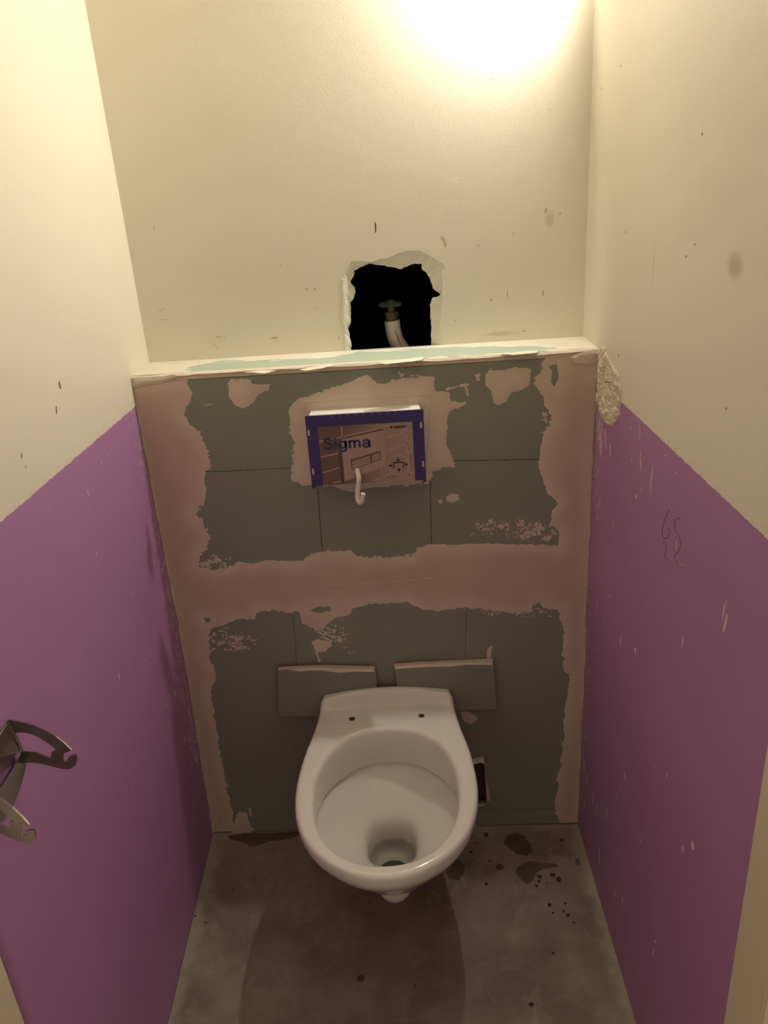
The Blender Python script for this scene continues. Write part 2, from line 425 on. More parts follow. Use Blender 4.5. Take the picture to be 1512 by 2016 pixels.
# shelf board on top, with its torn front edge
def shelf():
    bm = bmesh.new(); xs = np.arange(-0.004, W+0.0041, 0.003); rows = []
    n1 = fbm(xs, 0*xs, 0.05, 11); n2 = fbm(xs, 0*xs+.3, 0.03, 12); n3 = fbm(xs, 0*xs+.6, 0.015, 13); n4 = fbm(xs, 0*xs+.9, 0.08, 14)
    for i, x in enumerate(xs):
        w = [(D+0.004, H), (0.03, H), (0.006+0.003*n1[i], H), (0.0005+0.0012*n2[i], H-0.0015-0.001*n3[i]),
             (-0.0022+0.0008*n3[i], H-0.0048-0.0025*(n4[i]+0.5*n2[i])), (-0.0005+0.0015*n2[i], H-0.0058-0.0025*(n4[i]+0.5*n2[i])),
             (-0.0008+0.0012*n3[i], H-0.0105), (-0.0012, H-0.0125), (D+0.004, H-0.0125)]
        rows.append([bm.verts.new((x, a, b)) for a, b in w])
    for a, b in zip(rows, rows[1:]):
        for k in range(len(a)-1):
            f = bm.faces.new((a[k], b[k], b[k+1], a[k+1])); f.material_index = (0, 0, 1, 1, 1, 2, 2, 2)[k]
        bm.faces.new((a[-1], b[-1], b[0], a[0]))
    bm.faces.new(rows[0]); bm.faces.new(rows[-1][::-1])
    return finish(bm, 'shelf_board')
o = link('shelf_board', shelf(), [M_shelf, M_paper, M_core]); adopt(wall_cistern, o); o['label'] = 'pale green shelf board with torn white front edge'

# ---- filler coats
up_green = [(0.1136,1.1648),(0.1114,1.1509),(0.1172,1.1314),(0.0944,1.0897),(0.1006,1.0716),(0.1188,1.0516),(0.1251,1.0257),(0.1325,0.9995),(0.1306,0.98),(0.1174,0.9621),(0.1136,0.9233),(0.1032,0.8967),(0.0836,0.8737),(0.096,0.8568),(0.1045,0.8282),(0.0981,0.8001),(0.0758,0.776),(0.0697,0.7508),(0.1008,0.7455),(0.132,0.7475),(0.1688,0.7601),(0.1898,0.7529),(0.2182,0.761),(0.2591,0.7564),(0.2927,0.7546),(0.3059,0.7659),(0.3359,0.7739),(0.3997,0.7728),(0.4136,0.7577),(0.474,0.7544),(0.5281,0.7563),(0.5407,0.7735),(0.5688,0.7791),(0.6478,0.7748),(0.7819,0.7675),(0.8394,0.7596),(0.8386,0.7924),(0.8203,0.8108),(0.8218,0.8404),(0.835,0.8555),(0.8149,0.878),(0.803,0.9075),(0.7934,0.9364),(0.7949,0.9762),(0.8015,1.0064),(0.816,1.0296),(0.8116,1.0525),(0.8005,1.0685),(0.7952,1.0911),(0.7822,1.1099),(0.7859,1.1246),(0.7974,1.1357),(0.8009,1.1629)]
low_green = [(0.07,0.5921),(0.0819,0.6033),(0.1051,0.606),(0.1342,0.6189),(0.1401,0.6211),(0.1724,0.6169),(0.1848,0.6343),(0.2213,0.6389),(0.234,0.6318),(0.2492,0.6272),(0.2665,0.6314),(0.2762,0.6271),(0.2825,0.6009),(0.3076,0.5801),(0.3207,0.5872),(0.3523,0.6129),(0.3864,0.6175),(0.3929,0.63),(0.4295,0.6421),(0.4661,0.6415),(0.5104,0.6417),(0.5429,0.6261),(0.5759,0.6168),(0.5959,0.6196),(0.637,0.6251),(0.6876,0.6111),(0.7351,0.6048),(0.7528,0.6001),(0.7792,0.6089),(0.7966,0.6269),(0.8067,0.6113),(0.8409,0.6058),(0.8458,0.5814),(0.8521,0.5541),(0.8538,0.4844),(0.857,0.448),(0.8686,0.4393),(0.8695,0.4092),(0.8639,0.3622),(0.8599,0.337),(0.8616,0.2707),(0.8574,0.2013),(0.848,0.1409),(0.8498,0.1129),(0.8458,0.0738),(0.844,0.0453),(0.8545,0.0159),(0.8559,-0.0447),(0.0391,-0.0357),(0.0431,0.0119),(0.048,0.075),(0.0453,0.1368),(0.0445,0.2095),(0.0457,0.2861),(0.0475,0.3718),(0.0466,0.4136),(0.0514,0.446),(0.0656,0.4621),(0.0681,0.487),(0.0589,0.519),(0.0672,0.5737)]
isl = [[(0.8071,1.1411),(0.8264,1.1458),(0.8316,1.1268),(0.8215,1.1026),(0.8154,1.1129),(0.817,1.1277)],
       [(0.8027,1.051),(0.8106,1.0567),(0.8148,1.0421),(0.8071,1.027)], [(0.0604,0.6262),(0.0754,0.6269),(0.0769,0.6148),(0.0648,0.6116)],
       [(0.2942,0.6318),(0.3195,0.6398),(0.3423,0.6405),(0.3445,0.6292),(0.3182,0.6268)], [(0.0834,0.874),(0.0957,0.8932),(0.0981,0.8732),(0.0889,0.8616)]]
def rag(u, v, seed, amp=1.0):
    rough = np.clip(vnoise(u, v, 0.06, seed+70)+0.55, 0.12, 1.3)
    return amp*(0.0055*fbm(u, v, 0.020, seed, 5, 0.65) + rough*(0.0070*fbm(u, v, 0.0070, seed+50, 3, 0.8)))
def border(u, v):
    f = np.minimum(-sdf(u, v, up_green), -sdf(u, v, low_green))
    for s in isl: f = np.minimum(f, -sdf(u, v, s))
    f = f + rag(u, v, 21)
    return np.minimum(f, np.minimum(np.minimum(u+0.016, W+0.003-u), np.minimum(v-0.004, ZB-v)))
def thick(t): return lambda F: 0.00012 + t*np.clip(F/0.02, 0, 1)**0.7
def coat(name, field, bx, cell=0.0025, t=0.0012, mat=None, mapf=None, parent=None, label=None):
    me = ms_mesh(name, field, bx, cell, mapf or onp(thick(t)))
    if me is None: return None
    # faces towards the room
    bm = bmesh.new(); bm.from_mesh(me); bm.normal_update()
    if sum(fc.normal.y - fc.normal.z for fc in bm.faces) > 0 and mapf is None: bmesh.ops.reverse_faces(bm, faces=bm.faces)
    bm.to_mesh(me); bm.free()
    o = link(name, me, mat or M_fill); adopt(parent or wall_cistern, o)
    if label: o['label'] = label
    return o
coat('border_filler', border, (-0.019, W+0.004, 0.0, ZB+0.002), 0.0017, label='pinkish brown filler along edges and seam')
def bbox(P, m=0.012): 
    x = [p[0] for p in P]; y = [p[1] for p in P]; return (min(x)-m, max(x)+m, min(y)-m, max(y)+m)
blobs = [
 ([(0.3055,1.0916),(0.3223,1.108),(0.3539,1.1153),(0.3936,1.125),(0.428,1.134),(0.4425,1.1431),(0.4632,1.1438),(0.4791,1.1309),(0.4917,1.1272),(0.5099,1.1351),(0.5531,1.1335),(0.565,1.1368),(0.5905,1.1353),(0.5904,1.1063),(0.6179,1.1016),(0.6214,1.0862),(0.647,1.0796),(0.6469,1.0755),(0.6168,1.064),(0.6122,1.0446),(0.6107,0.9943),(0.6247,0.9494),(0.6061,0.9472),(0.5771,0.9401),(0.569,0.9163),(0.5139,0.915),(0.4586,0.9126),(0.4195,0.9059),(0.3888,0.9144),(0.347,0.9257),(0.3179,0.9273),(0.2938,0.9365),(0.2954,0.9705),(0.3033,1.0153),(0.3,1.041),(0.3024,1.0815)], 1.0, M_fillp),
 ([(0.1903,1.1462),(0.1961,1.1518),(0.2307,1.1508),(0.2364,1.1414),(0.2688,1.1375),(0.2658,1.1296),(0.2437,1.1198),(0.2315,1.1032),(0.2131,1.093),(0.1961,1.1012),(0.1881,1.116)], 0.6, M_fillp),
 ([(0.6864,1.1345),(0.6991,1.1426),(0.7274,1.1399),(0.7459,1.1447),(0.776,1.139),(0.7744,1.1064),(0.7568,1.0984),(0.7381,1.0945),(0.7272,1.0759),(0.7124,1.0717),(0.7035,1.0773),(0.6987,1.0998),(0.688,1.1115)], 0.6, M_fillp),
 ([(0.6042,0.8854),(0.6147,0.8893),(0.6293,0.8907),(0.6321,0.877),(0.6194,0.8699),(0.607,0.8728)], 0.5, M_fillp),
 ([(0.5883,0.8773),(0.5957,0.8791),(0.5975,0.87),(0.5901,0.8693)], 0.4, M_fillp),
 ([(0.6688,1.1336),(0.6786,1.1369),(0.6795,1.1329),(0.6764,1.1212),(0.6715,1.1215)], 0.4, M_fillp),
 ([(0.6113,1.1111),(0.638,1.1165),(0.6567,1.1164),(0.6546,1.1125),(0.6349,1.1107),(0.6131,1.1069)], 0.5, M_fillp),
 ([(0.6487,1.1108),(0.6536,1.1105),(0.6572,1.0922),(0.6532,1.0904)], 0.4, M_fillp),
 ([(0.2915,0.5542),(0.3118,0.559),(0.3375,0.55),(0.34,0.5402),(0.3187,0.5257),(0.3052,0.5244),(0.3098,0.5026),(0.3061,0.4988),(0.3,0.5227),(0.2969,0.5423)], 0.7, M_fillp),
 ([(0.0366,-0.0049),(0.0434,0.017),(0.0562,0.0555),(0.0653,0.0672),(0.0835,0.0641),(0.0871,0.0351),(0.0938,0.0055),(0.0857,-0.005)], 0.6, M_fill),
 ([(0.6836,0.5114),(0.6889,0.5193),(0.6941,0.5231),(0.6983,0.5201),(0.694,0.5109),(0.6921,0.4864),(0.6851,0.4867)], 0.35, M_fillp),
 ([(0.6205,0.3471),(0.6349,0.3487),(0.6492,0.3415),(0.6605,0.3255),(0.6561,0.3213),(0.6432,0.3107),(0.6289,0.3202)], 0.6, M_fill),
 ([(0.0894,0.0807),(0.0968,0.0804),(0.0946,0.0493),(0.0897,0.0543)], 0.3, M_fillp)]
for i, (P, a, mt) in enumerate(blobs):
    coat('filler_patch', lambda u, v: sdf(u, v, P)+rag(u, v, 31+7*i, a), bbox(P), 0.0014 if i else 0.0017, 0.0014, mt)
# dry, dragged smears: broken into flecks
smears = [[(0.6451,0.824),(0.6881,0.8259),(0.7659,0.8237),(0.8361,0.8092),(0.839,0.7703),(0.786,0.7688),(0.7466,0.7884),(0.6877,0.7959),(0.6564,0.802)],
 [(0.0681,0.5962),(0.1042,0.5982),(0.1478,0.5768),(0.1728,0.564),(0.1708,0.5486),(0.1427,0.5382),(0.0952,0.5347),(0.062,0.5383)],
 [(0.2956,0.596),(0.3453,0.6011),(0.3708,0.5922),(0.3887,0.5685),(0.3806,0.5498),(0.34,0.5402),(0.3113,0.5532)],
 [(0.3233,0.5391),(0.3565,0.5394),(0.3919,0.524),(0.3899,0.5194),(0.3491,0.53)],
 [(0.6373,0.6195),(0.6881,0.6129),(0.7458,0.6041),(0.7965,0.619),(0.8441,0.603),(0.8445,0.5874),(0.7935,0.5919),(0.7391,0.5986),(0.6779,0.6057)],
 [(0.0711,0.772),(0.1063,0.7785),(0.1434,0.7723),(0.1323,0.7476),(0.0931,0.7412),(0.0675,0.7489)],
 [(0.7974,1.053),(0.8158,1.0519),(0.8185,1.0095),(0.8038,1.0026)],
 [(0.5216,1.1477),(0.5576,1.1419),(0.5828,1.1367),(0.557,1.129),(0.528,1.1326)]]
for i, P in enumerate(smears):
    def fs(u, v):
        e = np.clip(sdf(u, v, P)/0.008, -1, 1)
        g = 0.60*vnoise(u, v*1.15, 0.0030, 101+i)+0.55*vnoise(u*0.8, v*1.5, 0.0085, 141+i)
        return (g - 0.10 + 0.35*(e-1))*0.006
    o = coat('filler_smear', fs, bbox(P, 0.004), 0.0011, 0.0006, M_fillp)
    if o: o['kind'] = 'stuff'
# raised ridge of filler framing the cistern cover
rid = [(0.3324,1.0829),(0.3351,1.0996),(0.4478,1.1002),(0.5791,1.1007),(0.5799,1.0861),(0.5682,0.9575)]
def ribbon(path, w, off, mapf, thick_, name, mat, parent, label=None, seed=0):
    bm = bmesh.new(); P = []; rnd = random.Random(seed)
    for a, b in zip(path, path[1:]):
        a = Vector(a); b = Vector(b); n = max(1, int((b-a).length/0.004))
        P += [a.lerp(b, k/n) for k in range(n)]
    P.append(Vector(path[-1])); rows = []
    for i, p in enumerate(P):
        t = (P[min(i+1, len(P)-1)]-P[max(i-1, 0)]).normalized(); nn = Vector((-t.y, t.x))
        ww = w*(1 + (rnd.uniform(-.35, .35) if seed else 0)) * (0.25 if i in (0, len(P)-1) else 1)
        rows.append([bm.verts.new(mapf(*(p+nn*ww/2), off)), bm.verts.new(mapf(*p, off+thick_)), bm.verts.new(mapf(*(p-nn*ww/2), off))])
    for a, b in zip(rows, rows[1:]):
        for k in range(2): bm.faces.new((a[k], b[k], b[k+1], a[k+1]))
    o = link(name, finish(bm, name), mat)
    if parent: adopt(parent, o)
    if label: o['label'] = label
    return o
pmap = lambda u, v, off: (u, float(yp(u, np.array(v)))-off, v)
ribbon(rid, 0.006, 0.0010, pmap, 0.0016, 'filler_ridge', M_fillp, wall_cistern, seed=5)
# pencil marking lines on the boards
for k, P in enumerate([[(0.1162,0.9677),(0.1545,0.9655),(0.2948,0.9651)], [(0.6219,0.9615),(0.7311,0.9573),(0.7962,0.9547)],
    [(0.3434,0.9214),(0.3411,0.8627),(0.3393,0.7749)], [(0.5735,0.926),(0.572,0.8612),(0.571,0.7789)],
    [(0.2598,0.6215),(0.2588,0.5588),(0.2537,0.489)], [(0.64,0.6109),(0.6377,0.5531),(0.6362,0.4842)],
    [(0.1065,0.0532),(0.1763,0.0491),(0.2246,0.0474)], [(0.6556,0.0551),(0.7301,0.0508),(0.8438,0.0517)],
    [(0.1343,1.1059),(0.1546,1.1067),(0.1359,1.1027)]]):
    ribbon(P, 0.0013 if k < 4 else 0.0009, 0.0002, pmap, 0.0002, 'marking_line', M_pencil if k < 8 else M_scuff, wall_cistern, seed=k+1)
# raised hairline at the seam
ribbon([(0.3372,0.6933),(0.4253,0.6937),(0.5131,0.6952),(0.5898,0.7009)], 0.0016, 0.0012, pmap, 0.0008, 'seam_ridge', M_fill, wall_cistern, seed=9)
# torn paper left round the opening beside the toilet
for k, P in enumerate([[(0.644,0.2113),(0.6598,0.2151),(0.6728,0.2169),(0.6741,0.2083),(0.6747,0.1983),(0.6653,0.1982),(0.6538,0.1965),(0.6437,0.1978)],
    [(0.677,0.1536),(0.6798,0.1424),(0.6839,0.1181),(0.6866,0.0899),(0.6828,0.0825),(0.6792,0.0845),(0.678,0.109)],
    [(0.6517,0.0694),(0.6635,0.0718),(0.6783,0.0722),(0.6723,0.0686),(0.6576,0.0678)]]):
    bm = prism([(a, float(yp(a, np.array(b)))-0.0004-0.004*(i % 3 == 1), b) for i, (a, b) in enumerate(P)], (0, -0.0012, 0))
    o = link('torn_paper', finish(bm, 'torn_paper'), M_paper if k != 1 else M_core); adopt(wall_cistern, o)

# ---- plaster on the shelf
sh_green = [(0.1025,0.0289),(0.1093,0.0598),(0.1564,0.0903),(0.2126,0.0791),(0.2854,0.068),(0.3356,0.0683),(0.3934,0.0613),(0.4335,0.0952),(0.4977,0.0966),(0.5699,0.0954),(0.6414,0.089),(0.7255,0.0677),(0.7979,0.05),(0.8241,0.0365),(0.8213,0.0219),(0.7939,0.0103),(0.7151,0.0096),(0.6352,0.0092),(0.5734,0.0034),(0.4868,-0.0138),(0.4407,-0.0237),(0.3981,-0.0071),(0.3829,-0.0256),(0.3336,-0.0429),(0.2876,-0.0216),(0.2512,-0.025),(0.2217,0.01),(0.1843,-0.0113),(0.133,-0.0108)]
def shf(u, v):
    f = -sdf(u, v, sh_green) + 0.024*fbm(u*0.30, v*1.3, 0.014, 61, 5, 0.65)
    near_hole = np.where((u > 0.44) & (u < 0.60), v-0.118, -1)
    return np.minimum(np.minimum(f, -near_hole+0.0), np.minimum(np.minimum(u+0.002, W+0.001-u), np.minimum(v-0.0045-0.003*vnoise(u, 0*v, 0.03, 66), D-0.0005-v)))
coat('shelf_plaster', shf, (-0.004, W+0.002, -0.002, D+0.002), 0.002, 0.0012, M_plaster, lambda u, v, F: (u, v, H+0.0001+0.0012*np.clip(F/0.015, 0, 1)**0.7), label='cream plaster smeared over the shelf board')
for i, P in enumerate([[(0.4839,-0.0176),(0.508,-0.006),(0.5374,0.0044),(0.5709,0.0137),(0.5679,-0.014),(0.5369,-0.0236),(0.4985,-0.0309)], [(0.7167,-0.0007),(0.7518,0.0083),(0.7911,0.0111),(0.7843,-0.0115),(0.7385,-0.0169)],
          [(0.3356,-0.0347),(0.3627,-0.0154),(0.3937,-0.0013),(0.3967,-0.0159),(0.3742,-0.0365),(0.3464,-0.0464)], [(0.2283,-0.0276),(0.2565,-0.022),(0.2943,-0.0279),(0.2701,-0.0474)]]):
    coat('plaster_dab', lambda u, v: sdf(u, v, P)+0.0025*fbm(u, v, 0.012, 71+i), bbox(P), 0.0015, 0.002, M_plaster, lambda u, v, F: (u, v, H+0.0003+0.0016*np.clip(F/0.006, 0, 1)))
# putty over both ends of the shelf edge
for i, P in enumerate([[(0.0072,1.1676),(0.0299,1.1663),(0.0629,1.1673),(0.0901,1.1696),(0.0963,1.1653),(0.0812,1.1582),(0.0607,1.1544),(0.0325,1.1531),(0.0077,1.1486),(0.0023,1.1519)],
                       [(0.8469,1.1586),(0.8707,1.1649),(0.8898,1.1676),(0.9051,1.1686),(0.9053,1.1424),(0.8862,1.1367),(0.857,1.1424)]]):
    coat('edge_putty', lambda u, v: sdf(u, v, P)+0.002*fbm(u, v, 0.012, 81+i), bbox(P), 0.0015, 0.003, M_putty if i == 0 else M_fill,
         lambda u, v, F: (u, -0.0022-0.0022*np.clip(F/0.006, 0, 1)-0.0008*fbm(u, v, 0.01, 83), v))
# ragged caulk where the boxing meets the side walls
def caulk(side, seed):
    bm = bmesh.new(); rows = []; zs = np.arange(0.004, H-0.006, 0.004)
    a = fbm(zs, 0*zs, 0.05, seed); b = fbm(zs, 0*zs+.4, 0.02, seed+3)
    for i, z in enumerate(zs):
        x0 = float(xl(np.array(0.0), np.array(z))) if side < 0 else W
        y0 = float(yp(np.array(x0), np.array(z))); s = -side
        w1 = 0.0024+0.0016*a[i]+0.0012*b[i]; w2 = 0.0030+0.0032*b[i]+0.003*a[i]
        rows.append([bm.verts.new(q) for q in ((x0+s*w1, y0-0.0016, z), (x0+s*0.0022, y0-0.0035, z), (x0+s*0.0004, y0-max(0.002, w2), z))])
    for p, q in zip(rows, rows[1:]):
        for k in range(2): bm.faces.new((p[k], q[k], q[k+1], p[k+1]))
    return link('corner_caulk', finish(bm, 'corner_caulk'), M_putty if side < 0 else M_fillp)
adopt(wall_cistern, caulk(-1, 91), caulk(1, 95))

# ------------------------------------------------------------------ marks on the side walls
M_gouge0 = plain('crack shadow', (0.20, 0.15, 0.09), 0.9)
def rmap(off): return lambda u, v, F: (W-0.0002-off*np.clip(F/0.006, 0, 1), u, v)
putty = [(-0.0024,1.1644),(-0.0256,1.1819),(-0.0603,1.1859),(-0.0695,1.1738),(-0.0926,1.1697),(-0.1175,1.1626),(-0.1508,1.1552),(-0.1688,1.1401),(-0.176,1.1176),(-0.1742,1.1049),(-0.1734,1.0874),(-0.1501,1.0682),(-0.1248,1.0531),(-0.0913,1.0485),(-0.0608,1.0477),(-0.0373,1.0602),(-0.0138,1.0703),(-0.0144,1.0977),(-0.0161,1.1302)]
me = ms_mesh('wall_putty', lambda u, v: sdf(u, v, putty)+0.004*fbm(u, v, 0.012, 201, 4), bbox(putty), 0.0011,
             lambda u, v, F: (W-0.0003-(0.0012+0.0075*np.abs(fbm(u, v, 0.020, 205, 5, 0.72)))*np.clip(F/0.004, 0, 1), u, v))
o = link('wall_putty', me, M_putty, wall_right); o['label'] = 'lumpy cream putty by the shelf corner'
ribbon([(-0.0928,1.1685),(-0.0768,1.1513),(-0.0705,1.132),(-0.0817,1.1256),(-0.1231,1.1341)], 0.0016, 0.0062, lambda u, v, off: (W-off, u, v), 0.0003, 'putty_crack', M_gouge0, wall_right, seed=4)
fade = [(-0.0148,1.065),(-0.0603,1.0503),(-0.1248,1.0531),(-0.1701,1.0815),(-0.1921,1.1024),(-0.1809,1.0721),(-0.1421,1.0375),(-0.1415,1.0164),(-0.1212,0.9964),(-0.0633,0.9769),(-0.0385,0.9941),(-0.0157,1.0292)]
def chips(name, polys, place, mat, parent, seed, thin=1.0):
    bm = bmesh.new(); rnd = random.Random(seed)
    for P in polys:
        pts = [place(u, v, 0.0) for u, v in P]; top = [place(u, v, 0.0005) for u, v in P]
        n = len(P); a = [bm.verts.new(p) for p in pts]; b = [bm.verts.new(p) for p in top]
        cx = bm.verts.new([sum(p[i] for p in top)/n for i in range(3)])
        for i in range(n):
            j = (i+1) % n; bm.faces.new((a[i], a[j], b[j], b[i])); bm.faces.new((b[i], b[j], cx))
    o = link(name, finish(bm, name), mat, parent); o['kind'] = 'stuff'; return o
def fleck(c, l, w, ang, rnd, n=9):
    out = []
    for k in range(n):
        t = 2*math.pi*k/n; r = 1+rnd.uniform(-.35, .25)
        x = math.cos(t)*l/2*r; y = math.sin(t)*w/2*r
        out.append((c[0]+x*math.cos(ang)-y*math.sin(ang), c[1]+x*math.sin(ang)+y*math.cos(ang)))
    return out
rnd = random.Random(7)
rp = lambda u, v, off: (W-0.0001-off, u, v)
def lp(u, v, off): return (float(xl(np.array(u), np.array(v)))+0.0001+off, u, v)
R_marks = [(-0.2561,1.0357),(-0.2413,1.0863),(-0.4155,1.0954),(-0.4625,1.0851),(-0.295,0.9841),(-0.3176,1.0038),(-0.2604,0.9577),(-0.517,0.9674),(-0.4896,0.9864),(-0.3646,1.0493),(-0.3631,1.026),(-0.1687,0.8777),(-0.3025,1.055),(-0.3075,1.0427),(-0.2895,1.0972),(-0.2904,1.086),(-0.0693,0.8846),(-0.0618,0.9848),(-0.1234,1.0105),(-0.0866,1.0202)] + \
 [(-0.5153,0.9669),(-0.1728,0.7289),(-0.0882,0.6552),(-0.1468,0.6625),(-0.2596,0.6855),(-0.3446,0.719),(-0.6618,0.9819),(-0.6693,0.967),(-0.5458,0.8632),(-0.0447,0.296),(-0.0449,0.2102),(-0.071,0.1926),(-0.1327,0.1956),(-0.0605,0.1145),(-0.3379,0.4406),(-0.3166,0.3894),(-0.2948,0.3494),(-0.483,0.5863),(-0.5354,0.616),(-0.6523,0.5947),(-0.6222,0.5565),(-0.2071,0.1066),(-0.3772,0.1724),(-0.3306,0.1344),(-0.5528,0.2519),(-0.5561,0.281),(-0.4466,0.3899),(-0.2421,0.2546),(-0.1648,0.1931)]
R_size = [(.008,.003),(.004,.003),(.005,.003),(.004,.003),(.008,.006),(.012,.003),(.004,.002),(.006,.004),(.016,.003),(.022,.003),(.030,.003),(.022,.0015),(.026,.003),(.016,.003),(.022,.002),(.018,.002),(.03,.003),(.03,.003),(.022,.003),(.03,.004),
 (.006,.005),(.006,.005),(.014,.002),(.006,.002),(.018,.004),(.010,.008),(.026,.003),(.026,.004),(.014,.003),(.03,.005),(.024,.005),(.036,.006),(.04,.003),(.026,.004),(.012,.005),(.008,.004),(.014,.003),(.006,.003),(.007,.003),(.012,.009),(.009,.007),(.03,.005),(.016,.005),(.014,.004),(.014,.003),(.008,.003),(.004,.004),(.03,.003),(.03,.003)]
polys = [fleck(c, s[0]*1.25, s[1]*1.25, math.pi/2+rnd.uniform(-.35, .35), rnd) for c, s in zip(R_marks, R_size)]
for k in range(260):                         # fine flecks near the boxing and under the putty
    y = -abs(rnd.gauss(0, 0.035))-0.004; z = rnd.uniform(0.3, 1.08)
    polys.append(fleck((y, z), rnd.uniform(.002, .009), rnd.uniform(.0006, .0016), math.pi/2+rnd.uniform(-.3, .3), rnd, 6))
for k in range(330):
    y = rnd.uniform(fade[0][0]-0.05, -0.004); z = rnd.uniform(0.96, 1.09)
    if float(sdf(np.array([y]), np.array([z]), fade)[0]) > rnd.uniform(-0.006, 0.012):
        polys.append(fleck((y, z), rnd.uniform(.004, .014), rnd.uniform(.001, .0028), math.pi/2+rnd.uniform(-.15, .15), rnd, 6))
chips('paint_scuffs', polys, rp, M_scuff, wall_right, 1)
L_marks = [(-0.0917,0.4984),(-0.1527,0.5147),(-0.21,0.8055),(-0.2006,0.6885),(-0.22,0.667),(-0.2495,0.5208),(-0.2022,0.7714),(-0.3439,0.7156),(-0.3335,0.8844),(-0.2907,0.7064),(-0.3274,0.7644)] + [(-0.3042,1.0471),(-0.1862,1.0721),(-0.225,1.0716),(-0.0242,1.0333),(-0.0354,1.1085),(-0.3225,0.9446),(-0.336,1.0549)]
L_size = [(.020,.005),(.010,.003),(.016,.002),(.016,.002),(.008,.002),(.012,.002),(.012,.0015),(.014,.004),(.012,.002),(.010,.002),(.010,.002),(.014,.004),(.006,.003),(.010,.002),(.014,.003),(.010,.003),(.008,.003),(.008,.002)]
polys = [fleck(c, s[0], s[1], math.pi/2+rnd.uniform(-.35, .35), rnd) for c, s in zip(L_marks, L_size)]
for k in range(420):
    y = -abs(rnd.gauss(0, 0.03))-0.006; z = rnd.uniform(0.25, 1.10)
    polys.append(fleck((y, z), rnd.uniform(.003, .016), rnd.uniform(.0006, .0016), math.pi/2+rnd.uniform(-.2, .2), rnd, 6))
for k in range(30):
    polys.append(fleck((rnd.uniform(-.5, -.05), rnd.uniform(0.4, 1.09)), rnd.uniform(.002, .006), rnd.uniform(.0005, .0010), math.pi/2+rnd.uniform(-.4, .4), rnd, 6))
chips('paint_scuffs', polys, lp, M_scuff, wall_left, 2)
M_gouge = plain('dirty gouge', (0.25, 0.19, 0.10), 0.9)
bl = [(-0.3176,1.2294),(-0.3479,1.199),(-0.4832,1.1709),(-0.4797,1.1539)]
chips('wall_gouges', [fleck(bl[0], .017, .005, math.pi/2, rnd), fleck(bl[1], .016, .004, math.pi/2-.4, rnd), fleck(bl[2], .008, .002, 1.2, rnd), fleck(bl[3], .003, .002, 0, rnd)], lp, M_gouge, wall_left, 3)
br = [(-0.1445,1.1863),(-0.0365,1.1788),(-0.6043,1.2169),(-0.0696,1.137)] + [(-0.0666,1.633),(0.051,1.6138),(-0.4506,1.5135),(-0.1467,1.387),(-0.4582,1.3884),(-0.4316,1.3718)]
chips('wall_gouges', [fleck(c, .006 if i < 2 else .003, .0025, 1.4, rnd) for i, c in enumerate(br)], rp, M_gouge, wall_right, 4)
bp = lambda u, v, off: (u, D-0.0001-off, v)
bb = [(0.4024,1.1969),(0.1556,1.2151),(0.1682,1.2136),(0.144,1.1988),(0.149,1.1948),(0.299,1.3472),(0.049,1.2565),(0.0469,1.276),(0.3456,1.2989),(0.3622,1.2979),(0.3603,1.2588)] + [(0.8193,1.2615),(0.7153,1.2557),(0.7478,1.2647),(0.7596,1.38),(0.6897,1.3606),(0.783,1.1889),(0.6416,1.2191),(0.7216,1.1934),(0.7323,1.1832)] + [(0.7214,1.6482),(0.7596,1.38),(0.8255,1.5924),(0.6915,1.3617),(0.8213,1.4186),(0.8496,1.41)] + [(0.0602,1.4334),(0.1575,1.6111),(0.3055,1.6239),(0.0983,1.4858),(0.2989,1.3481),(0.1451,1.6954)]
bs = [(.012,.003,1.5),(.018,.003,0),(.008,.002,-.8),(.010,.002,-.9),(.008,.002,-.7),(.003,.003,0),(.025,.0015,0),(.02,.0015,.5),(.006,.004,0),(.006,.004,0),(.012,.0015,-.8),(.014,.004,1.5),(.009,.005,.7),(.022,.003,1.6),(.004,.003,0),(.004,.003,0),(.012,.004,0),(.005,.003,1),(.02,.001,-.8),(.02,.001,-.9),(.003,.002,0),(.003,.002,0),(.003,.002,0),(.003,.002,0),(.012,.004,1.2),(.008,.004,1),(.014,.0012,1.4),(.003,.002,0),(.002,.002,0),(.003,.002,0),(.003,.002,0),(.002,.002,0)]
M_smudge = plain('brown smudge', (0.50, 0.42, 0.27), 0.9, var=0.2, scale=300)
chips('wall_gouges', [fleck(c, s[0]*.8, s[1]*.7, s[2], rnd) for c, s in zip(bb, bs)], bp, M_smudge, wall_back, 5)
bmap = lambda u, v, off: (u, D-off, v)
rmapf = lambda u, v, off: (W-off, u, v)
ribbon([(0.4917,1.4175),(0.492,1.4063),(0.4913,1.3961)], 0.0022, 0.0002, bmap, 0.0003, 'pencil_mark', M_pencil, wall_back, seed=3)
ribbon([(0.6195,1.3841),(0.6242,1.3764),(0.6275,1.3666),(0.6277,1.3587)], 0.0009, 0.0002, bmap, 0.0004, 'stray_hair', M_pencil, wall_back)
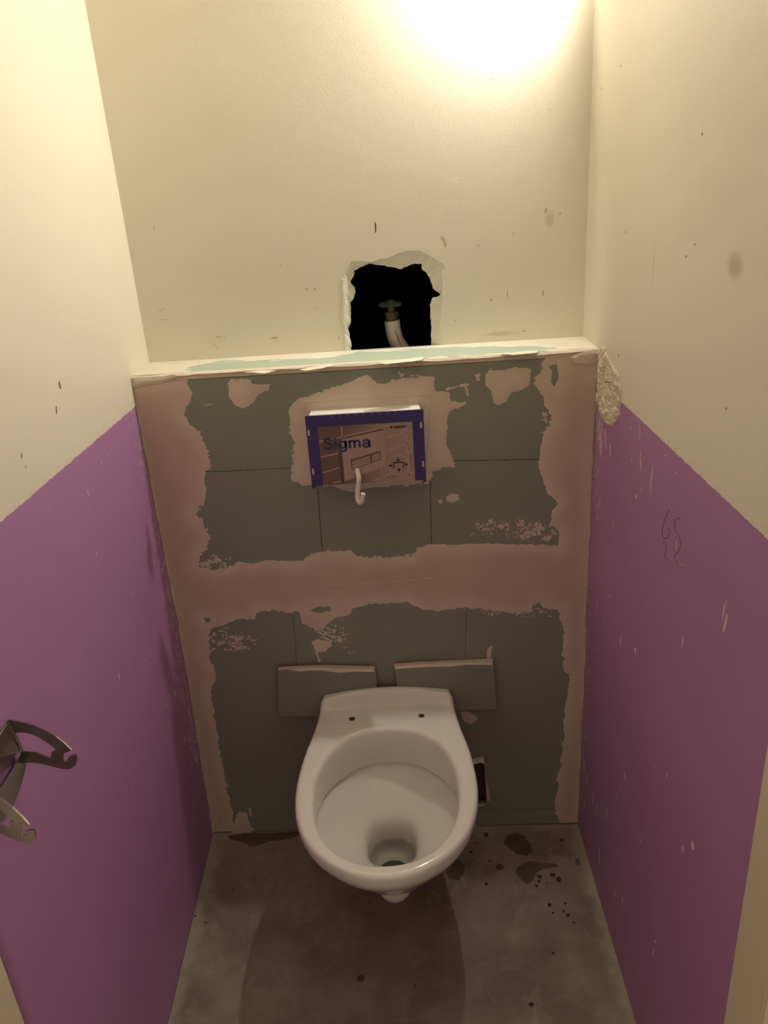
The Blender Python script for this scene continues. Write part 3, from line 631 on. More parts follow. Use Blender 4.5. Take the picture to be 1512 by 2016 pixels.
# pencil scrawl on the purple
for P in ([(-0.4507,1.0249),(-0.4386,1.0116),(-0.4301,0.9946),(-0.4272,0.9798),(-0.4337,0.9737),(-0.4439,0.9762),(-0.4541,0.9853),(-0.4587,0.994),(-0.4546,0.9961),(-0.4464,0.9918)],
          [(-0.4773,1.0248),(-0.4741,1.0138),(-0.4807,1.006),(-0.4937,1.0044),(-0.503,0.9991),(-0.5028,0.9905),(-0.4945,0.9779),(-0.4851,0.969),(-0.4922,0.9637),(-0.5024,0.9578)],
          [(-0.434,0.9648),(-0.4453,0.9705),(-0.4485,0.9648),(-0.4464,0.9525),(-0.4512,0.9457),(-0.4652,0.9521)], [(-0.483,1.0251),(-0.493,1.0304)]):
    ribbon([(q.x, q.y) for q in spline([(a, b, 0) for a, b in P], 4)], 0.0011, 0.0002, rmapf, 0.0003, 'pencil_scrawl', M_pencilv, wall_right)

# ------------------------------------------------------------------ door frame at the near end
box('trim_1', (W-0.003, -0.888, 0), (W+0.1, YF, 2.06), M_cream, kind='structure', bev=0.002, label='cream painted door jamb on the right')
box('trim_2', (-0.1, -0.905, 0), (0.004, YF-0.021, 2.06), M_cream, kind='structure', bev=0.002, label='cream painted door jamb on the left')
box('trim_3', (-0.1, -0.888, 2.0601), (W+0.1, YF-0.0201, ZC), M_cream, kind='structure', label='cream lintel over the doorway')

# ------------------------------------------------------------------ toilet
TX = 0.4540
toilet = empty('wall_hung_toilet', (TX, 0, 0), 'white wall-hung toilet bowl without a seat', 'toilet')
# plan half width against distance from the wall
prof_o = [(-0.013, 0.143), (-0.05, 0.151), (-0.09, 0.155), (-0.13, 0.1605), (-0.18, 0.1695), (-0.23, 0.1755), (-0.28, 0.178), (-0.32, 0.1768), (-0.36, 0.171), (-0.40, 0.159), (-0.43, 0.144), (-0.46, 0.121), (-0.485, 0.091), (-0.503, 0.060), (-0.513, 0.030), (-0.516, 0.0)]
def outline_half(prof, n):                  # resample smooth half outline by arc length
    pts = spline([(w, y, 0) for y, w in prof], 10)
    d = [0]
    for a, b in zip(pts, pts[1:]): d.append(d[-1]+(b-a).length)
    out = []
    for k in range(n+1):
        t = d[-1]*k/n; i = max(j for j in range(len(d)) if d[j] <= t+1e-9); i = min(i, len(pts)-2)
        s = (t-d[i])/max(1e-9, d[i+1]-d[i]); out.append(pts[i].lerp(pts[i+1], s))
    return [(p.x, p.y) for p in out]
NH = 44
def full_loop(half):                        # right side from wall to front, then left side back
    return [(x, y) for x, y in half] + [(-x, y) for x, y in half[-2::-1]]
OUT = full_loop(outline_half(prof_o, NH)); NO = len(OUT)
def inner_loop(n, cx=0.0, cy=-0.302, a=0.1385, b_back=0.178, b_front=0.183, pw=2.25):
    L = []
    for k in range(n):
        t = math.pi/2 - 2*math.pi*k/n        # start at the wall side, go over +x to the front
        c, s = math.cos(t), math.sin(t)
        r = 1/((abs(c)**pw+abs(s)**pw)**(1/pw))
        L.append((cx+a*c*r, cy+(b_back if s > 0 else b_front)*s*r))
    return L
def rear_edge(n):                            # wall edge from -x to +x (exclusive)
    x0 = 0.143
    return [(-x0+2*x0*k/n, -0.013) for k in range(1, n)]
LOOP = OUT + rear_edge(20)                   # closed outer loop, starts at +x wall corner
NL = len(LOOP)
def offs_in(L, d):                           # inset loop
    n = len(L); out = []
    for i in range(n):
        a = Vector(L[i-1]); b = Vector(L[(i+1) % n]); t = (b-a).normalized(); nn = Vector((-t.y, t.x))
        out.append((L[i][0]-nn.x*d*-1 if False else L[i][0]+nn.x*d*SGN, L[i][1]+nn.y*d*SGN))
    return out
area = sum(LOOP[i-1][0]*LOOP[i][1]-LOOP[i][0]*LOOP[i-1][1] for i in range(NL))
SGN = 1.0 if area > 0 else -1.0
ZR = 0.405
def deck_z(x, y):                            # the rear of the deck sweeps up to a crowned ridge
    rise = (0.034 - 0.75*x*x)
    t = np.clip((y+0.046+0.5*x*x)/0.020, 0, 1); t = t*t*(3-2*t)
    return ZR + rise*t
def toilet_body():
    bm = bmesh.new()
    def ring(L, zf): return [bm.verts.new((TX+x, y, zf(x, y) if callable(zf) else zf)) for x, y in L]
    def bridge(a, b):
        n = len(a)
        for i in range(n):
            j = (i+1) % n; bm.faces.new((a[i], a[j], b[j], b[i]))
    # outer flank, bottom to top: shrink towards an axis near the wall
    rings = []
    flank = [(0.1165, 0.34, -0.262), (0.120, 0.44, -0.290), (0.133, 0.52, -0.313), (0.16, 0.60, -0.339), (0.20, 0.69, -0.371), (0.24, 0.765, -0.403), (0.28, 0.838, -0.436), (0.32, 0.908, -0.470), (0.35, 0.955, -0.496), (0.370, 0.984, -0.509), (0.382, 0.997, -0.515), (0.392, 1.0, -0.516)]
    for z, sx, yf in flank:
        ky = (yf+0.013)/(-0.516+0.013)
        L = [(x*(sx if y > -1 else sx), -0.013+(y+0.013)*ky) for x, y in LOOP]
        rings.append(ring(L, z))
    top = lambda dz: (lambda x, y: deck_z(x, y)-dz)
    rings.append(ring(offs_in(LOOP, 0.0008), top(0.0065)))
    rings.append(ring(offs_in(LOOP, 0.0030), top(0.0028)))
    rings.append(ring(offs_in(LOOP, 0.0065), top(0.0006)))
    rings.append(ring(offs_in(LOOP, 0.0105), top(0.0)))
    for a, b in zip(rings, rings[1:]): bridge(a, b)
    bm.faces.new(rings[0][::-1])
    # rim plane: radial strips from the outer loop to the opening
    c = Vector((0, -0.302)); inn = []
    Lo = offs_in(LOOP, 0.0105)
    def inner_pt(ang, grow=0.0, pw=2.25):
        cs, sn = math.cos(ang), math.sin(ang)
        r = 1/((abs(cs/(0.1385+grow))**pw+abs(sn/((0.178 if sn > 0 else 0.183)+grow))**pw)**(1/pw))
        return (cs*r, -0.302+sn*r)
    angs = [math.atan2(y+0.302, x) for x, y in Lo]
    prev = rings[-1]
    for k, t in enumerate((0.03, 0.06, 0.09, 0.12, 0.15, 0.18, 0.22, 0.26, 0.31, 0.37, 0.45, 0.55, 0.68, 0.82, 0.93)):
        L = []
        for (x, y), an in zip(Lo, angs):
            ix, iy = inner_pt(an, 0.010); L.append((x+(ix-x)*t, y+(iy-y)*t))
        cur = ring(L, lambda x, y: deck_z(x, y)); bridge(prev, cur); prev = cur
    def iring(grow, z, pw=2.25):
        return ring([inner_pt(an, grow, pw) for an in angs], z)
    def lipz(x, y):                          # skirt of the flushing rim: deepest at the wall side
        return 0.365 - 0.053*np.clip((y+0.42)/0.25, 0, 1)
    seq = [iring(0.0095, ZR-0.0002), iring(0.0055, ZR-0.0018), iring(0.0018, ZR-0.0055), iring(0.0, ZR-0.012), iring(-0.001, ZR-0.028), iring(-0.0005, lambda x, y: lipz(x, y)+0.004), iring(0.0008, lipz),
           iring(0.0065, lambda x, y: lipz(x, y)+0.001), iring(0.0055, lambda x, y: lipz(x, y)-0.006)]
    for cur in seq: bridge(prev, cur); prev = cur
    # bowl proper: blend from the opening to the sump
    def sump_pt(an, s=1.0):
        cs, sn = math.cos(an), math.sin(an); pw = 2.6
        r = 1/((abs(cs/(0.050*s))**pw+abs(sn/(0.058*s))**pw)**(1/pw)); return (cs*r, -0.252+sn*r)
    for t, z in ((0.10, 0.297), (0.25, 0.281), (0.42, 0.265), (0.58, 0.251), (0.72, 0.239), (0.84, 0.229), (0.93, 0.220), (0.985, 0.211)):
        L = []
        for an in angs:
            a = Vector(inner_pt(an, 0.004)); b = Vector(sump_pt(an, 1.04)); q = a.lerp(b, t); L.append((q.x, q.y))
        cur = ring(L, (lambda zz, tt: (lambda x, y: zz + (lipz(x, y)-0.312)*(1-tt)))(z, t)); bridge(prev, cur); prev = cur
    for s, z in ((1.0, 0.200), (0.975, 0.185), (0.955, 0.165), (0.93, 0.145), (0.87, 0.128), (0.74, 0.120), (0.60, 0.118)):
        cur = ring([sump_pt(an, s) for an in angs], z); bridge(prev, cur); prev = cur
    me = finish(bm, 'bowl', True); return me
def smooth_by_angle(me, deg=50):
    me.polygons.foreach_set('use_smooth', [True]*len(me.polygons))
bowl = link('bowl', toilet_body(), M_ceramic)
adopt(toilet, bowl)
# trap bulge under the bowl
bm = bmesh.new()
sec = [(-0.014, 0.046, 0.091, 0.024), (-0.10, 0.046, 0.091, 0.024), (-0.18, 0.044, 0.091, 0.024), (-0.23, 0.041, 0.091, 0.024), (-0.258, 0.037, 0.092, 0.024), (-0.276, 0.030, 0.093, 0.021), (-0.287, 0.020, 0.095, 0.016), (-0.291, 0.008, 0.097, 0.008)]
rr = [[bm.verts.new((TX+w*math.cos(2*math.pi*k/20), y, zc+h*math.sin(2*math.pi*k/20))) for k in range(20)] for y, w, zc, h in sec]
for a, b in zip(rr, rr[1:]):
    for k in range(20): bm.faces.new((a[k], a[(k+1) % 20], b[(k+1) % 20], b[k]))
bm.faces.new(rr[0][::-1]); bm.faces.new(rr[-1])
o = link('trap', finish(bm, 'trap', True), M_ceramic); adopt(toilet, o)
# drain throat under the water: flat disc, its darkness painted on
bm = bmesh.new(); r0 = [bm.verts.new((TX+0.031*math.cos(2*math.pi*k/28), -0.252+0.026*math.sin(2*math.pi*k/28), 0.1182)) for k in range(28)]
r1 = [bm.verts.new((TX+0.028*math.cos(2*math.pi*k/28), -0.250+0.020*math.sin(2*math.pi*k/28), 0.1172)) for k in range(28)]
for k in range(28): bm.faces.new((r0[k], r0[(k+1) % 28], r1[(k+1) % 28], r1[k]))
bm.faces.new(r1)
o = link('drain', finish(bm, 'drain', True), M_drain); adopt(toilet, o)
# water
wm = N('still water'); wm.col((0.80, 0.86, 0.78)); wm.p(Roughness=0.02, IOR=1.33, Transmission_Weight=1.0)
bm = bmesh.new(); vs = []
for k in range(40):
    an = 2*math.pi*k/40; cs, sn = math.cos(an), math.sin(an); s = 0.958; pw = 2.6
    r = 1/((abs(cs/(0.050*s))**pw+abs(sn/(0.058*s))**pw)**(1/pw)); vs.append(bm.verts.new((TX+cs*r, -0.252+sn*r, 0.166)))
bm.faces.new(vs)
o = link('water', finish(bm, 'water'), wm.m); adopt(toilet, o); o['label'] = 'still greenish water in the sump'
# seat fixing holes: flat discs painted as the holes' shadow, each with a glazed collar
for hx in (-0.0765, 0.0765):
    bm = bmesh.new(); n = 24; prev = None
    for r, z in ((0.0095, ZR+0.00005), (0.0080, ZR+0.0004), (0.0068, ZR+0.0002), (0.0066, ZR-0.002)):
        cur = [bm.verts.new((TX+hx+r*math.cos(2*math.pi*k/n), -0.0855+r*math.sin(2*math.pi*k/n), z)) for k in range(n)]
        if prev:
            for k in range(n): bm.faces.new((prev[k], prev[(k+1) % n], cur[(k+1) % n], cur[k]))
        prev = cur
    col_o = link('hole_collar', finish(bm, 'hole_collar', True), M_ceramic); adopt(toilet, col_o)
    bm = bmesh.new(); bmesh.ops.create_circle(bm, cap_ends=True, segments=24, radius=0.0067, matrix=Matrix.Translation((TX+hx, -0.0855, ZR+0.00025)))
    o = link('fixing_hole', finish(bm, 'fixing_hole'), plain('hole shadow', (0.07, 0.04, 0.03), 0.9)); adopt(toilet, o)

# ------------------------------------------------------------------ board offcuts behind the toilet
def offcut(P, torn, label, seed):
    root = empty('board_offcut', (sum(p[0] for p in P)/len(P), 0, min(p[1] for p in P)), label, 'board scrap', 'green board scraps behind the toilet')
    rp_ = [(a, b) for a, b in rough_loop(P, 0.0004, seed, 0.006)]
    bm = prism([(a, -0.0165, b) for a, b in rp_], (0, 0.0125, 0))
    for f in bm.faces:
        bmesh.ops.recalc_face_normals(bm, faces=[f]) if False else None
    bm.normal_update()
    for f in bm.faces: f.material_index = 0 if abs(f.normal.y) > 0.5 else 1
    o = link('board', finish(bm, 'board'), [M_board, M_core]); adopt(root, o)
    bm = prism([(a, -0.0172, b) for a, b in torn], (0, 0.0005, 0))
    o = link('torn_edge', finish(bm, 'torn_edge'), M_paper); adopt(root, o); o['label'] = 'torn white paper edge'
    return root
offcut([(0.2147,0.4941),(0.2631,0.4955),(0.3202,0.4936),(0.4315,0.4847),(0.4335,0.4451),(0.425,0.3516),(0.2016,0.3696)],
       [(0.2404,0.4945),(0.274,0.4966),(0.3005,0.4955),(0.3534,0.4909),(0.4295,0.4855),(0.4296,0.478),(0.4124,0.479),(0.3826,0.4814),(0.3525,0.48),(0.3132,0.4885),(0.2866,0.4899),(0.2631,0.4881)],
       'green board scrap with torn white top edge, left behind the toilet', 41)
offcut([(0.4762,0.489),(0.5366,0.491),(0.616,0.4905),(0.6963,0.49),(0.6994,0.4372),(0.7035,0.3604),(0.6477,0.3621),(0.4843,0.3626)],
       [(0.4757,0.4901),(0.5091,0.4917),(0.5452,0.4926),(0.5992,0.493),(0.6531,0.4917),(0.6932,0.4899),(0.696,0.4812),(0.6637,0.4839),(0.635,0.4846),(0.5989,0.4824),(0.5629,0.4844),(0.5087,0.484),(0.4768,0.4828)],
       'green board scrap with torn white top edge, right behind the toilet', 42)

# ------------------------------------------------------------------ cistern cover box with printed card
M_blue = plain('dark blue plastic', (0.045, 0.030, 0.16), 0.45, var=0.08)
M_white = plain('white foam', (0.80, 0.78, 0.74), 0.7, bump=0.0004)
BX0, BX1, BZ0, BZ1, BY = 0.338, 0.5645, 0.941, 1.0835, -0.045
cover = empty('cistern_cover', ((BX0+BX1)/2, 0, BZ0), 'dark blue protective cover box with printed picture card on the green wall', 'cover')
def part(name, me, mat, par, label=None):
    o = link(name, me, mat); o.parent = par
    base = cover.location
    o.matrix_parent_inverse = Matrix.Translation(-base) if par is cover else Matrix.Identity(4)
    if label: o['label'] = label
    return o
bm = bmesh.new(); box_bm(bm, (BX0+0.0065, BY+0.001, BZ0+0.004), (BX1-0.0055, 0.002, BZ1-0.0005), 0.002)
part('body', finish(bm, 'body'), M_white, cover, 'white foam body')
card_q = [(0.3591,1.06),(0.5422,1.063),(0.5435,0.9434),(0.3599,0.9453)]
cx0 = (card_q[0][0]+card_q[3][0])/2; cx1 = (card_q[1][0]+card_q[2][0])/2; cz1 = (card_q[0][1]+card_q[1][1])/2; cz0 = BZ0
bm = bmesh.new()
box_bm(bm, (BX0, BY-0.002, cz1), (BX1, BY+0.003, BZ1))
box_bm(bm, (BX0, BY-0.002, BZ0-0.0005), (cx0, BY+0.003, cz1)); box_bm(bm, (cx1, BY-0.002, BZ0-0.0005), (BX1, BY+0.003, cz1))
for x0, x1 in ((BX0, BX0+0.007), (BX1-0.006, BX1)): box_bm(bm, (x0, BY-0.004, BZ0-0.004), (x1, BY+0.002, BZ0+0.005))
frame = part('blue_frame', finish(bm, 'blue_frame'), M_blue, cover, 'dark blue plastic frame')
cm = N('printed card')
xx = cm.xyz()[0]
cm.col(cm.mix(cm.ss(xx, 0.38, 0.52), (0.165, 0.095, 0.080), (0.40, 0.275, 0.24)))
cm.p(Roughness=0.4)
bm = bmesh.new(); box_bm(bm, (cx0-0.001, BY-0.0010, cz0), (cx1+0.001, BY+0.001, cz1+0.001))
card = part('card', finish(bm, 'card'), cm.m, cover, 'printed card with bricks and flush plate')
M_mortar = plain('printed mortar', (0.50, 0.36, 0.32), 0.45)
M_plate = plain('printed plate', (0.43, 0.30, 0.265), 0.45, var=0.05, scale=20)
M_plated = plain('printed plate shadow', (0.10, 0.055, 0.05), 0.45)
M_btn = plain('printed button', (0.36, 0.25, 0.215), 0.4)
M_black = plain('print black', (0.02, 0.015, 0.018), 0.5)
M_ink = plain('print blue', (0.03, 0.035, 0.11), 0.5)
M_light = plain('print white', (0.60, 0.52, 0.50), 0.5)
def decal(name, polys, lvl, mat, par=None):
    bm = bmesh.new()
    for P in polys:
        y = BY-0.0010-lvl*0.00012
        t = prism([(a, y, b) for a, b in P], (0, -0.0001, 0)); me_ = bpy.data.meshes.new('t'); t.to_mesh(me_); t.free(); bm.from_mesh(me_); bpy.data.meshes.remove(me_)
    return part(name, finish(bm, name), mat, par or card)
def strip(P, w):
    out = []
    for a, b in zip(P, P[1:]):
        a = Vector(a); b = Vector(b); t = (b-a).normalized(); n = Vector((-t.y, t.x))*w/2
        out.append([tuple(a+n), tuple(b+n), tuple(b-n), tuple(a-n)])
    return out
mort = []
for P in ([(0.3583,1.0313),(0.4055,1.0384),(0.482,1.0523)], [(0.3605,0.9997),(0.4029,1.0068)], [(0.3615,0.9672),(0.4026,0.9778)], [(0.3802,0.9448),(0.4012,0.9489)],
          [(0.4888,1.0314),(0.5431,1.0433)], [(0.4892,1.0056),(0.542,1.0215)], [(0.5273,0.9974),(0.5417,1.0012)], [(0.4629,0.9453),(0.5008,0.9597)], [(0.5144,0.9455),(0.5421,0.9588)], [(0.4821,1.0537),(0.5186,1.0613)],
          [(0.4063,1.0603),(0.4063,1.0363)], [(0.477,1.0617),(0.4774,1.0488)], [(0.5296,1.0619),(0.5298,0.9993)], [(0.4779,0.9712),(0.4784,0.9461)], [(0.5314,0.9971),(0.5308,0.9457)]):
    mort += strip(P, 0.0022)
decal('mortar_lines', mort, 1, M_mortar)
decal('plate_shadow', [[(0.3958,1.0072),(0.402,1.0079),(0.403,0.9461),(0.3967,0.9443)], [(0.4115,1.037),(0.4778,1.0488),(0.4869,1.0499),(0.4867,1.0466),(0.4122,1.0342)]], 2, M_plated)
decal('flush_plate_print', [[(0.4041,1.0333),(0.4123,1.0349),(0.4867,1.0478),(0.4877,0.9739),(0.4031,0.9466)]], 3, M_plate)
decal('slot_print', [[(0.4186,0.9913),(0.4781,1.0062),(0.4786,0.9884),(0.4193,0.9697)]], 4, M_plated)
decal('button_print', [[(0.4208,0.9882),(0.4572,0.9981),(0.4568,0.9826),(0.4207,0.9713)], [(0.4603,0.9987),(0.4769,1.0033),(0.4772,0.9896),(0.4597,0.9837)]], 5, M_btn)
c0 = [(0.5119,0.9757),(0.5323,0.9756)]
rad = c0[1][0]-c0[0][0]
def circ(c, r, n=28): return [(c[0]+r*math.cos(2*math.pi*k/n), c[1]+r*math.sin(2*math.pi*k/n)) for k in range(n)]
ringp = []
for k in range(28):
    a0, a1 = 2*math.pi*k/28, 2*math.pi*(k+1)/28
    ringp.append([(c0[0][0]+q*rad*math.cos(a), c0[0][1]+q*rad*math.sin(a)) for q, a in ((1, a0), (1, a1), (0.96, a1), (0.96, a0))])
decal('circle_print', ringp, 3, M_light)
fr = []
for P in ([(0.5017,0.9692),(0.5024,0.9806),(0.5215,0.9803),(0.521,0.9693)],): fr += strip(P, 0.0022)
def arrow(c, dx, dz, s):
    a = Vector(c); d = Vector((dx, dz)); n = Vector((-dz, dx))
    return [tuple(a+d*s), tuple(a+n*s*.9), tuple(a+n*s*.4), tuple(a+n*s*.4-d*s), tuple(a-n*s*.4-d*s), tuple(a-n*s*.4), tuple(a-n*s*.9)]
ac = [(0.5114,0.9854),(0.5117,0.9649),(0.4959,0.9743),(0.5266,0.9755)]
for c, d in zip(ac, ((0, -1), (0, 1), (1, 0), (-1, 0))): fr.append(arrow(c, d[0], d[1], 0.0036))
dots = [(0.5358,0.9844),(0.536,0.9797),(0.492,0.9508),(0.4993,0.951),(0.5034,0.9512)]
for c in dots: fr.append(circ(c, 0.0011, 8))
fr += strip([(0.5344,0.9894),(0.5346,0.9931),(0.5368,0.9932),(0.5367,0.9895)], 0.0006)
decal('icon_print', fr, 4, M_black)
sq = [(0.5016,1.0522)][0]
decal('logo_square', [[(sq[0]-.0021, sq[1]-.0021), (sq[0]+.0021, sq[1]-.0021), (sq[0]+.0021, sq[1]+.0021), (sq[0]-.0021, sq[1]+.0021)]], 3, M_black)
def text(name, s, at, width, height, lvl, mat, bold=0.0):
    cu = bpy.data.curves.new(name, 'FONT'); cu.body = s; cu.size = 1; cu.offset = bold
    t = bpy.data.objects.new(name, cu); C.objects.link(t); bpy.context.view_layer.update()
    me = bpy.data.meshes.new_from_object(t.evaluated_get(bpy.context.evaluated_depsgraph_get()))
    bpy.data.objects.remove(t)
    xs = [v.co.x for v in me.vertices]; ys = [v.co.y for v in me.vertices]
    top = max(ys); x0 = min(xs); sx = width/(max(xs)-x0); sz = height/top
    for v in me.vertices: v.co = Vector((at[0]+(v.co.x-x0)*sx, BY-0.0010-lvl*0.00012, at[1]+v.co.y*sz))
    me.name = name
    return part(name, me, mat, card)
sg = [(0.368,1.0153),(0.4584,1.0159),(0.3711,1.0379)]
glyph = {'S': (0.66, [[(.52,.54),(.44,.66),(.31,.70),(.17,.65),(.13,.54),(.20,.44),(.33,.385),(.47,.31),(.52,.19),(.44,.06),(.30,.02),(.15,.07),(.08,.19)]]),
 'i': (0.24, [[(.10,0),(.10,.52)], [(.10,.62),(.10,.75)]]),
 'g': (0.62, [[(.47,.26),(.43,.41),(.27,.48),(.13,.41),(.08,.26),(.13,.11),(.27,.04),(.42,.11),(.47,.26)], [(.49,.53),(.49,.1),(.485,-.05),(.42,-.16),(.28,-.19),(.10,-.12)]]),
 'm': (0.84, [[(.09,0),(.09,.53)], [(.09,.36),(.16,.46),(.27,.48),(.36,.42),(.38,.30),(.38,.15),(.38,0)], [(.38,.36),(.46,.46),(.57,.48),(.66,.42),(.68,.30),(.68,.15),(.68,0)]]),
 'a': (0.52, [[(.07,.36),(.13,.46),(.26,.49),(.39,.44),(.43,.34),(.43,.2),(.44,0)], [(.43,.28),(.24,.26),(.10,.20),(.07,.12),(.14,.04),(.28,.04),(.42,.14)]])}
def stroke_word(word, at, width, cap, w):
    tot = sum(glyph[c][0] for c in word)-0.10; kx = width/tot; kz = cap/0.76; x = -0.03; out = []
    for c in word:
        for st_ in glyph[c][1]:
            pts = [Vector((q.x, q.y)) for q in (spline([(a, b, 0) for a, b in st_], 6) if len(st_) > 2 else [Vector((*p, 0)) for p in st_])]
            L, Rr = [], []
            for k, p in enumerate(pts):
                t = (pts[min(k+1, len(pts)-1)]-pts[max(k-1, 0)]).normalized(); n = Vector((-t.y, t.x))*w/2
                L.append(p+n); Rr.append(p-n)
            for k in range(len(pts)-1):
                out.append([(at[0]+(x+q.x)*kx, at[1]+q.y*kz) for q in (L[k], L[k+1], Rr[k+1], Rr[k])])
        x += glyph[c][0]
    return out
def letters(name, word, at, width, cap, w, lvl, mat):
    bm = bmesh.new(); y = BY-0.0011-lvl*0.00012
    for P in stroke_word(word, at, width, cap, w): bm.faces.new([bm.verts.new((a, y, b)) for a, b in P])
    return part(name, finish(bm, name), mat, card)
letters('sigma_lettering', 'Sigma', sg[0], sg[1][0]-sg[0][0], sg[2][1]-sg[0][1], 0.135, 6, M_ink)
gb = [(0.5055,1.0496),(0.5324,1.0501),(0.5062,1.0554)]
text('geberit_lettering', 'GEBERIT', gb[0], gb[1][0]-gb[0][0], 0.0052, 4, M_black, 0.03)
# ticks and slots in the blue frame
def fdecal(name, polys, mat):
    bm = bmesh.new()
    for P in polys:
        t = prism([(a, BY-0.0020, b) for a, b in P], (0, -0.0003, 0)); me_ = bpy.data.meshes.new('t'); t.to_mesh(me_); t.free(); bm.from_mesh(me_); bpy.data.meshes.remove(me_)
    return part(name, finish(bm, name), mat, frame)
tk = [(0.3891,1.0807),(0.4041,1.0809),(0.4196,1.0808),(0.435,1.0809),(0.4504,1.0812),(0.4655,1.0813),(0.4805,1.0814),(0.4958,1.0818),(0.5113,1.0819)]
for c in tk: fdecal('tick', [[(c[0]-.0005, c[1]-.002), (c[0]+.0005, c[1]-.002), (c[0]+.0005, c[1]+.002), (c[0]-.0005, c[1]+.002)]], M_mortar)
sl = [(0.3423,1.0507),(0.3431,0.9717),(0.5591,1.0535),(0.5598,0.9746)]
for c in sl: fdecal('slot', [[(c[0]-.0019, c[1]-.006), (c[0]+.0019, c[1]-.006), (c[0]+.0019, c[1]+.006), (c[0]-.0019, c[1]+.006)]], M_light)
for P in ([(0.3378,1.0384),(0.351,1.0387)], [(0.3388,0.9867),(0.3515,0.9866)], [(0.5512,0.9882),(0.5634,0.9886)]):
    fdecal('score_line', strip(P, .0004), M_mortar)

# ------------------------------------------------------------------ white hook hanging from the cover
hp = [(0.4305,0.9681),(0.433,0.9582),(0.4306,0.9431),(0.4283,0.9279),(0.4278,0.9158),(0.4302,0.909),(0.4351,0.9109),(0.438,0.9207),(0.4399,0.9294)]
ys = [-0.049, -0.060, -0.060, -0.0605, -0.063, -0.066, -0.069, -0.071, -0.072]
path = spline([(hp[i][0], ys[i], hp[i][1]) for i in range(9)], 6)
rad_ = [0.0050]*len(path)
path = [Vector((hp[0][0]-0.0005, BY-0.0012, hp[0][1]+0.004))] + path; rad_ = [0.0040]+rad_
M_hook = plain('white plastic', (0.80, 0.76, 0.68), 0.35, var=0.02)
link('pull_hook', finish(tube(path, rad_, 12), 'pull_hook', True), M_hook, label='small white plastic hook sticking out of the printed card', cat='hook')

# ------------------------------------------------------------------ pipe and valve in the hole
YV = 0.20
pipe = empty('water_pipe', (0.53, YV, 1.0), 'white lagged water pipe with a brass valve inside the wall hole', 'pipe')
pp = [(0.513,1.2149),(0.5149,1.1931),(0.5192,1.1734),(0.5293,1.1556),(0.5406,1.1352),(0.5456,1.1099)]
path = spline([(a, YV, b) for a, b in pp], 6)
bm = tube(path, 0.0165, 18)
o = link('lagging', finish(bm, 'lagging', True), plain('white lagging', (0.62, 0.56, 0.50), 0.8, var=0.10, bump=0.001)); adopt(pipe, o)
# split seam of the lagging
sm = [(0.518,1.1954),(0.5223,1.1854),(0.5253,1.173),(0.5309,1.1629),(0.5355,1.1553)]
bm = tube(spline([(a, YV-0.0162, b) for a, b in sm], 4), 0.0006, 6)
o = link('lagging_seam', finish(bm, 'lagging_seam'), M_black); adopt(pipe, o)
vt = [(0.5128,1.2113),(0.5138,1.2292),(0.5146,1.2434),(0.5151,1.2517)]
M_brass = plain('shadow-darkened brass', (0.075, 0.055, 0.028), 0.6)  # brass colour darkened to paint in the shadow inside the wall
vx = vt[0][0]
bm = bmesh.new()
for z0, z1, r in ((vt[0][1]-0.01, vt[0][1]+0.012, 0.0135), (vt[0][1]+0.012, vt[1][1]+0.004, 0.0155), (vt[1][1]+0.004, vt[2][1], 0.008)):
    tube([(vx, YV, z0), (vx, YV, z1)], r, 6 if r > 0.015 else 16, bm=bm)
o = link('valve_body', finish(bm, 'valve_body'), M_brass); adopt(pipe, o)
bm = bmesh.new(); box_bm(bm, (vx-0.026, YV-0.008, vt[2][1]), (vx+0.022, YV+0.008, vt[3][1]+0.002), 0.003)
tube([(vx, YV, vt[2][1]-0.004), (vx, YV, vt[3][1]+0.006)], 0.009, 12, bm=bm)
o = link('valve_handle', finish(bm, 'valve_handle'), plain('green handle', (0.035, 0.055, 0.035), 0.6)); adopt(pipe, o)  # handle colour is darkened too, standing for the unlit hole

# ------------------------------------------------------------------ steel paper holder on the left wall
M_steel = N('polished steel'); M_steel.col((0.48, 0.45, 0.44)); M_steel.p(Metallic=1.0, Roughness=0.28)
M_steel.bump(M_steel.noise(1, 3, 0.5, M_steel.mapv((40, 40, 900))), 0.05, 0.0003); M_steel = M_steel.m
holder = empty('paper_holder', (0.003, -0.75, 0.80), 'polished steel toilet roll holder with two notched arms on purple wall', 'roll holder')
arm_o = [(0.0071,0.8863),(0.0256,0.8944),(0.0506,0.9043),(0.072,0.9112),(0.0902,0.9152),(0.1055,0.9165),(0.1195,0.9148),(0.1297,0.9111),(0.122,0.9047),(0.1123,0.8961),(0.109,0.8888),(0.1083,0.8821),(0.1118,0.884),(0.1153,0.887),(0.1189,0.8948),(0.1268,0.9018),(0.136,0.9088),(0.1368,0.9044),(0.1346,0.8982),(0.1305,0.8908),(0.1238,0.8829),(0.1177,0.8772),(0.1119,0.8726),(0.0974,0.8646),(0.076,0.8552),(0.0536,0.8454),(0.0333,0.8343),(0.001,0.8137),(0.0102,0.8361),(0.0127,0.8539),(0.0126,0.8693)]
arm_h = [(0.0135,0.8694),(0.028,0.8787),(0.0421,0.8857),(0.0534,0.8898),(0.0706,0.894),(0.0847,0.8945),(0.0979,0.8935),(0.0903,0.8864),(0.086,0.8813),(0.0822,0.8714),(0.0706,0.867),(0.0529,0.8615),(0.0326,0.8508),(0.0131,0.8392),(0.0138,0.8545)]
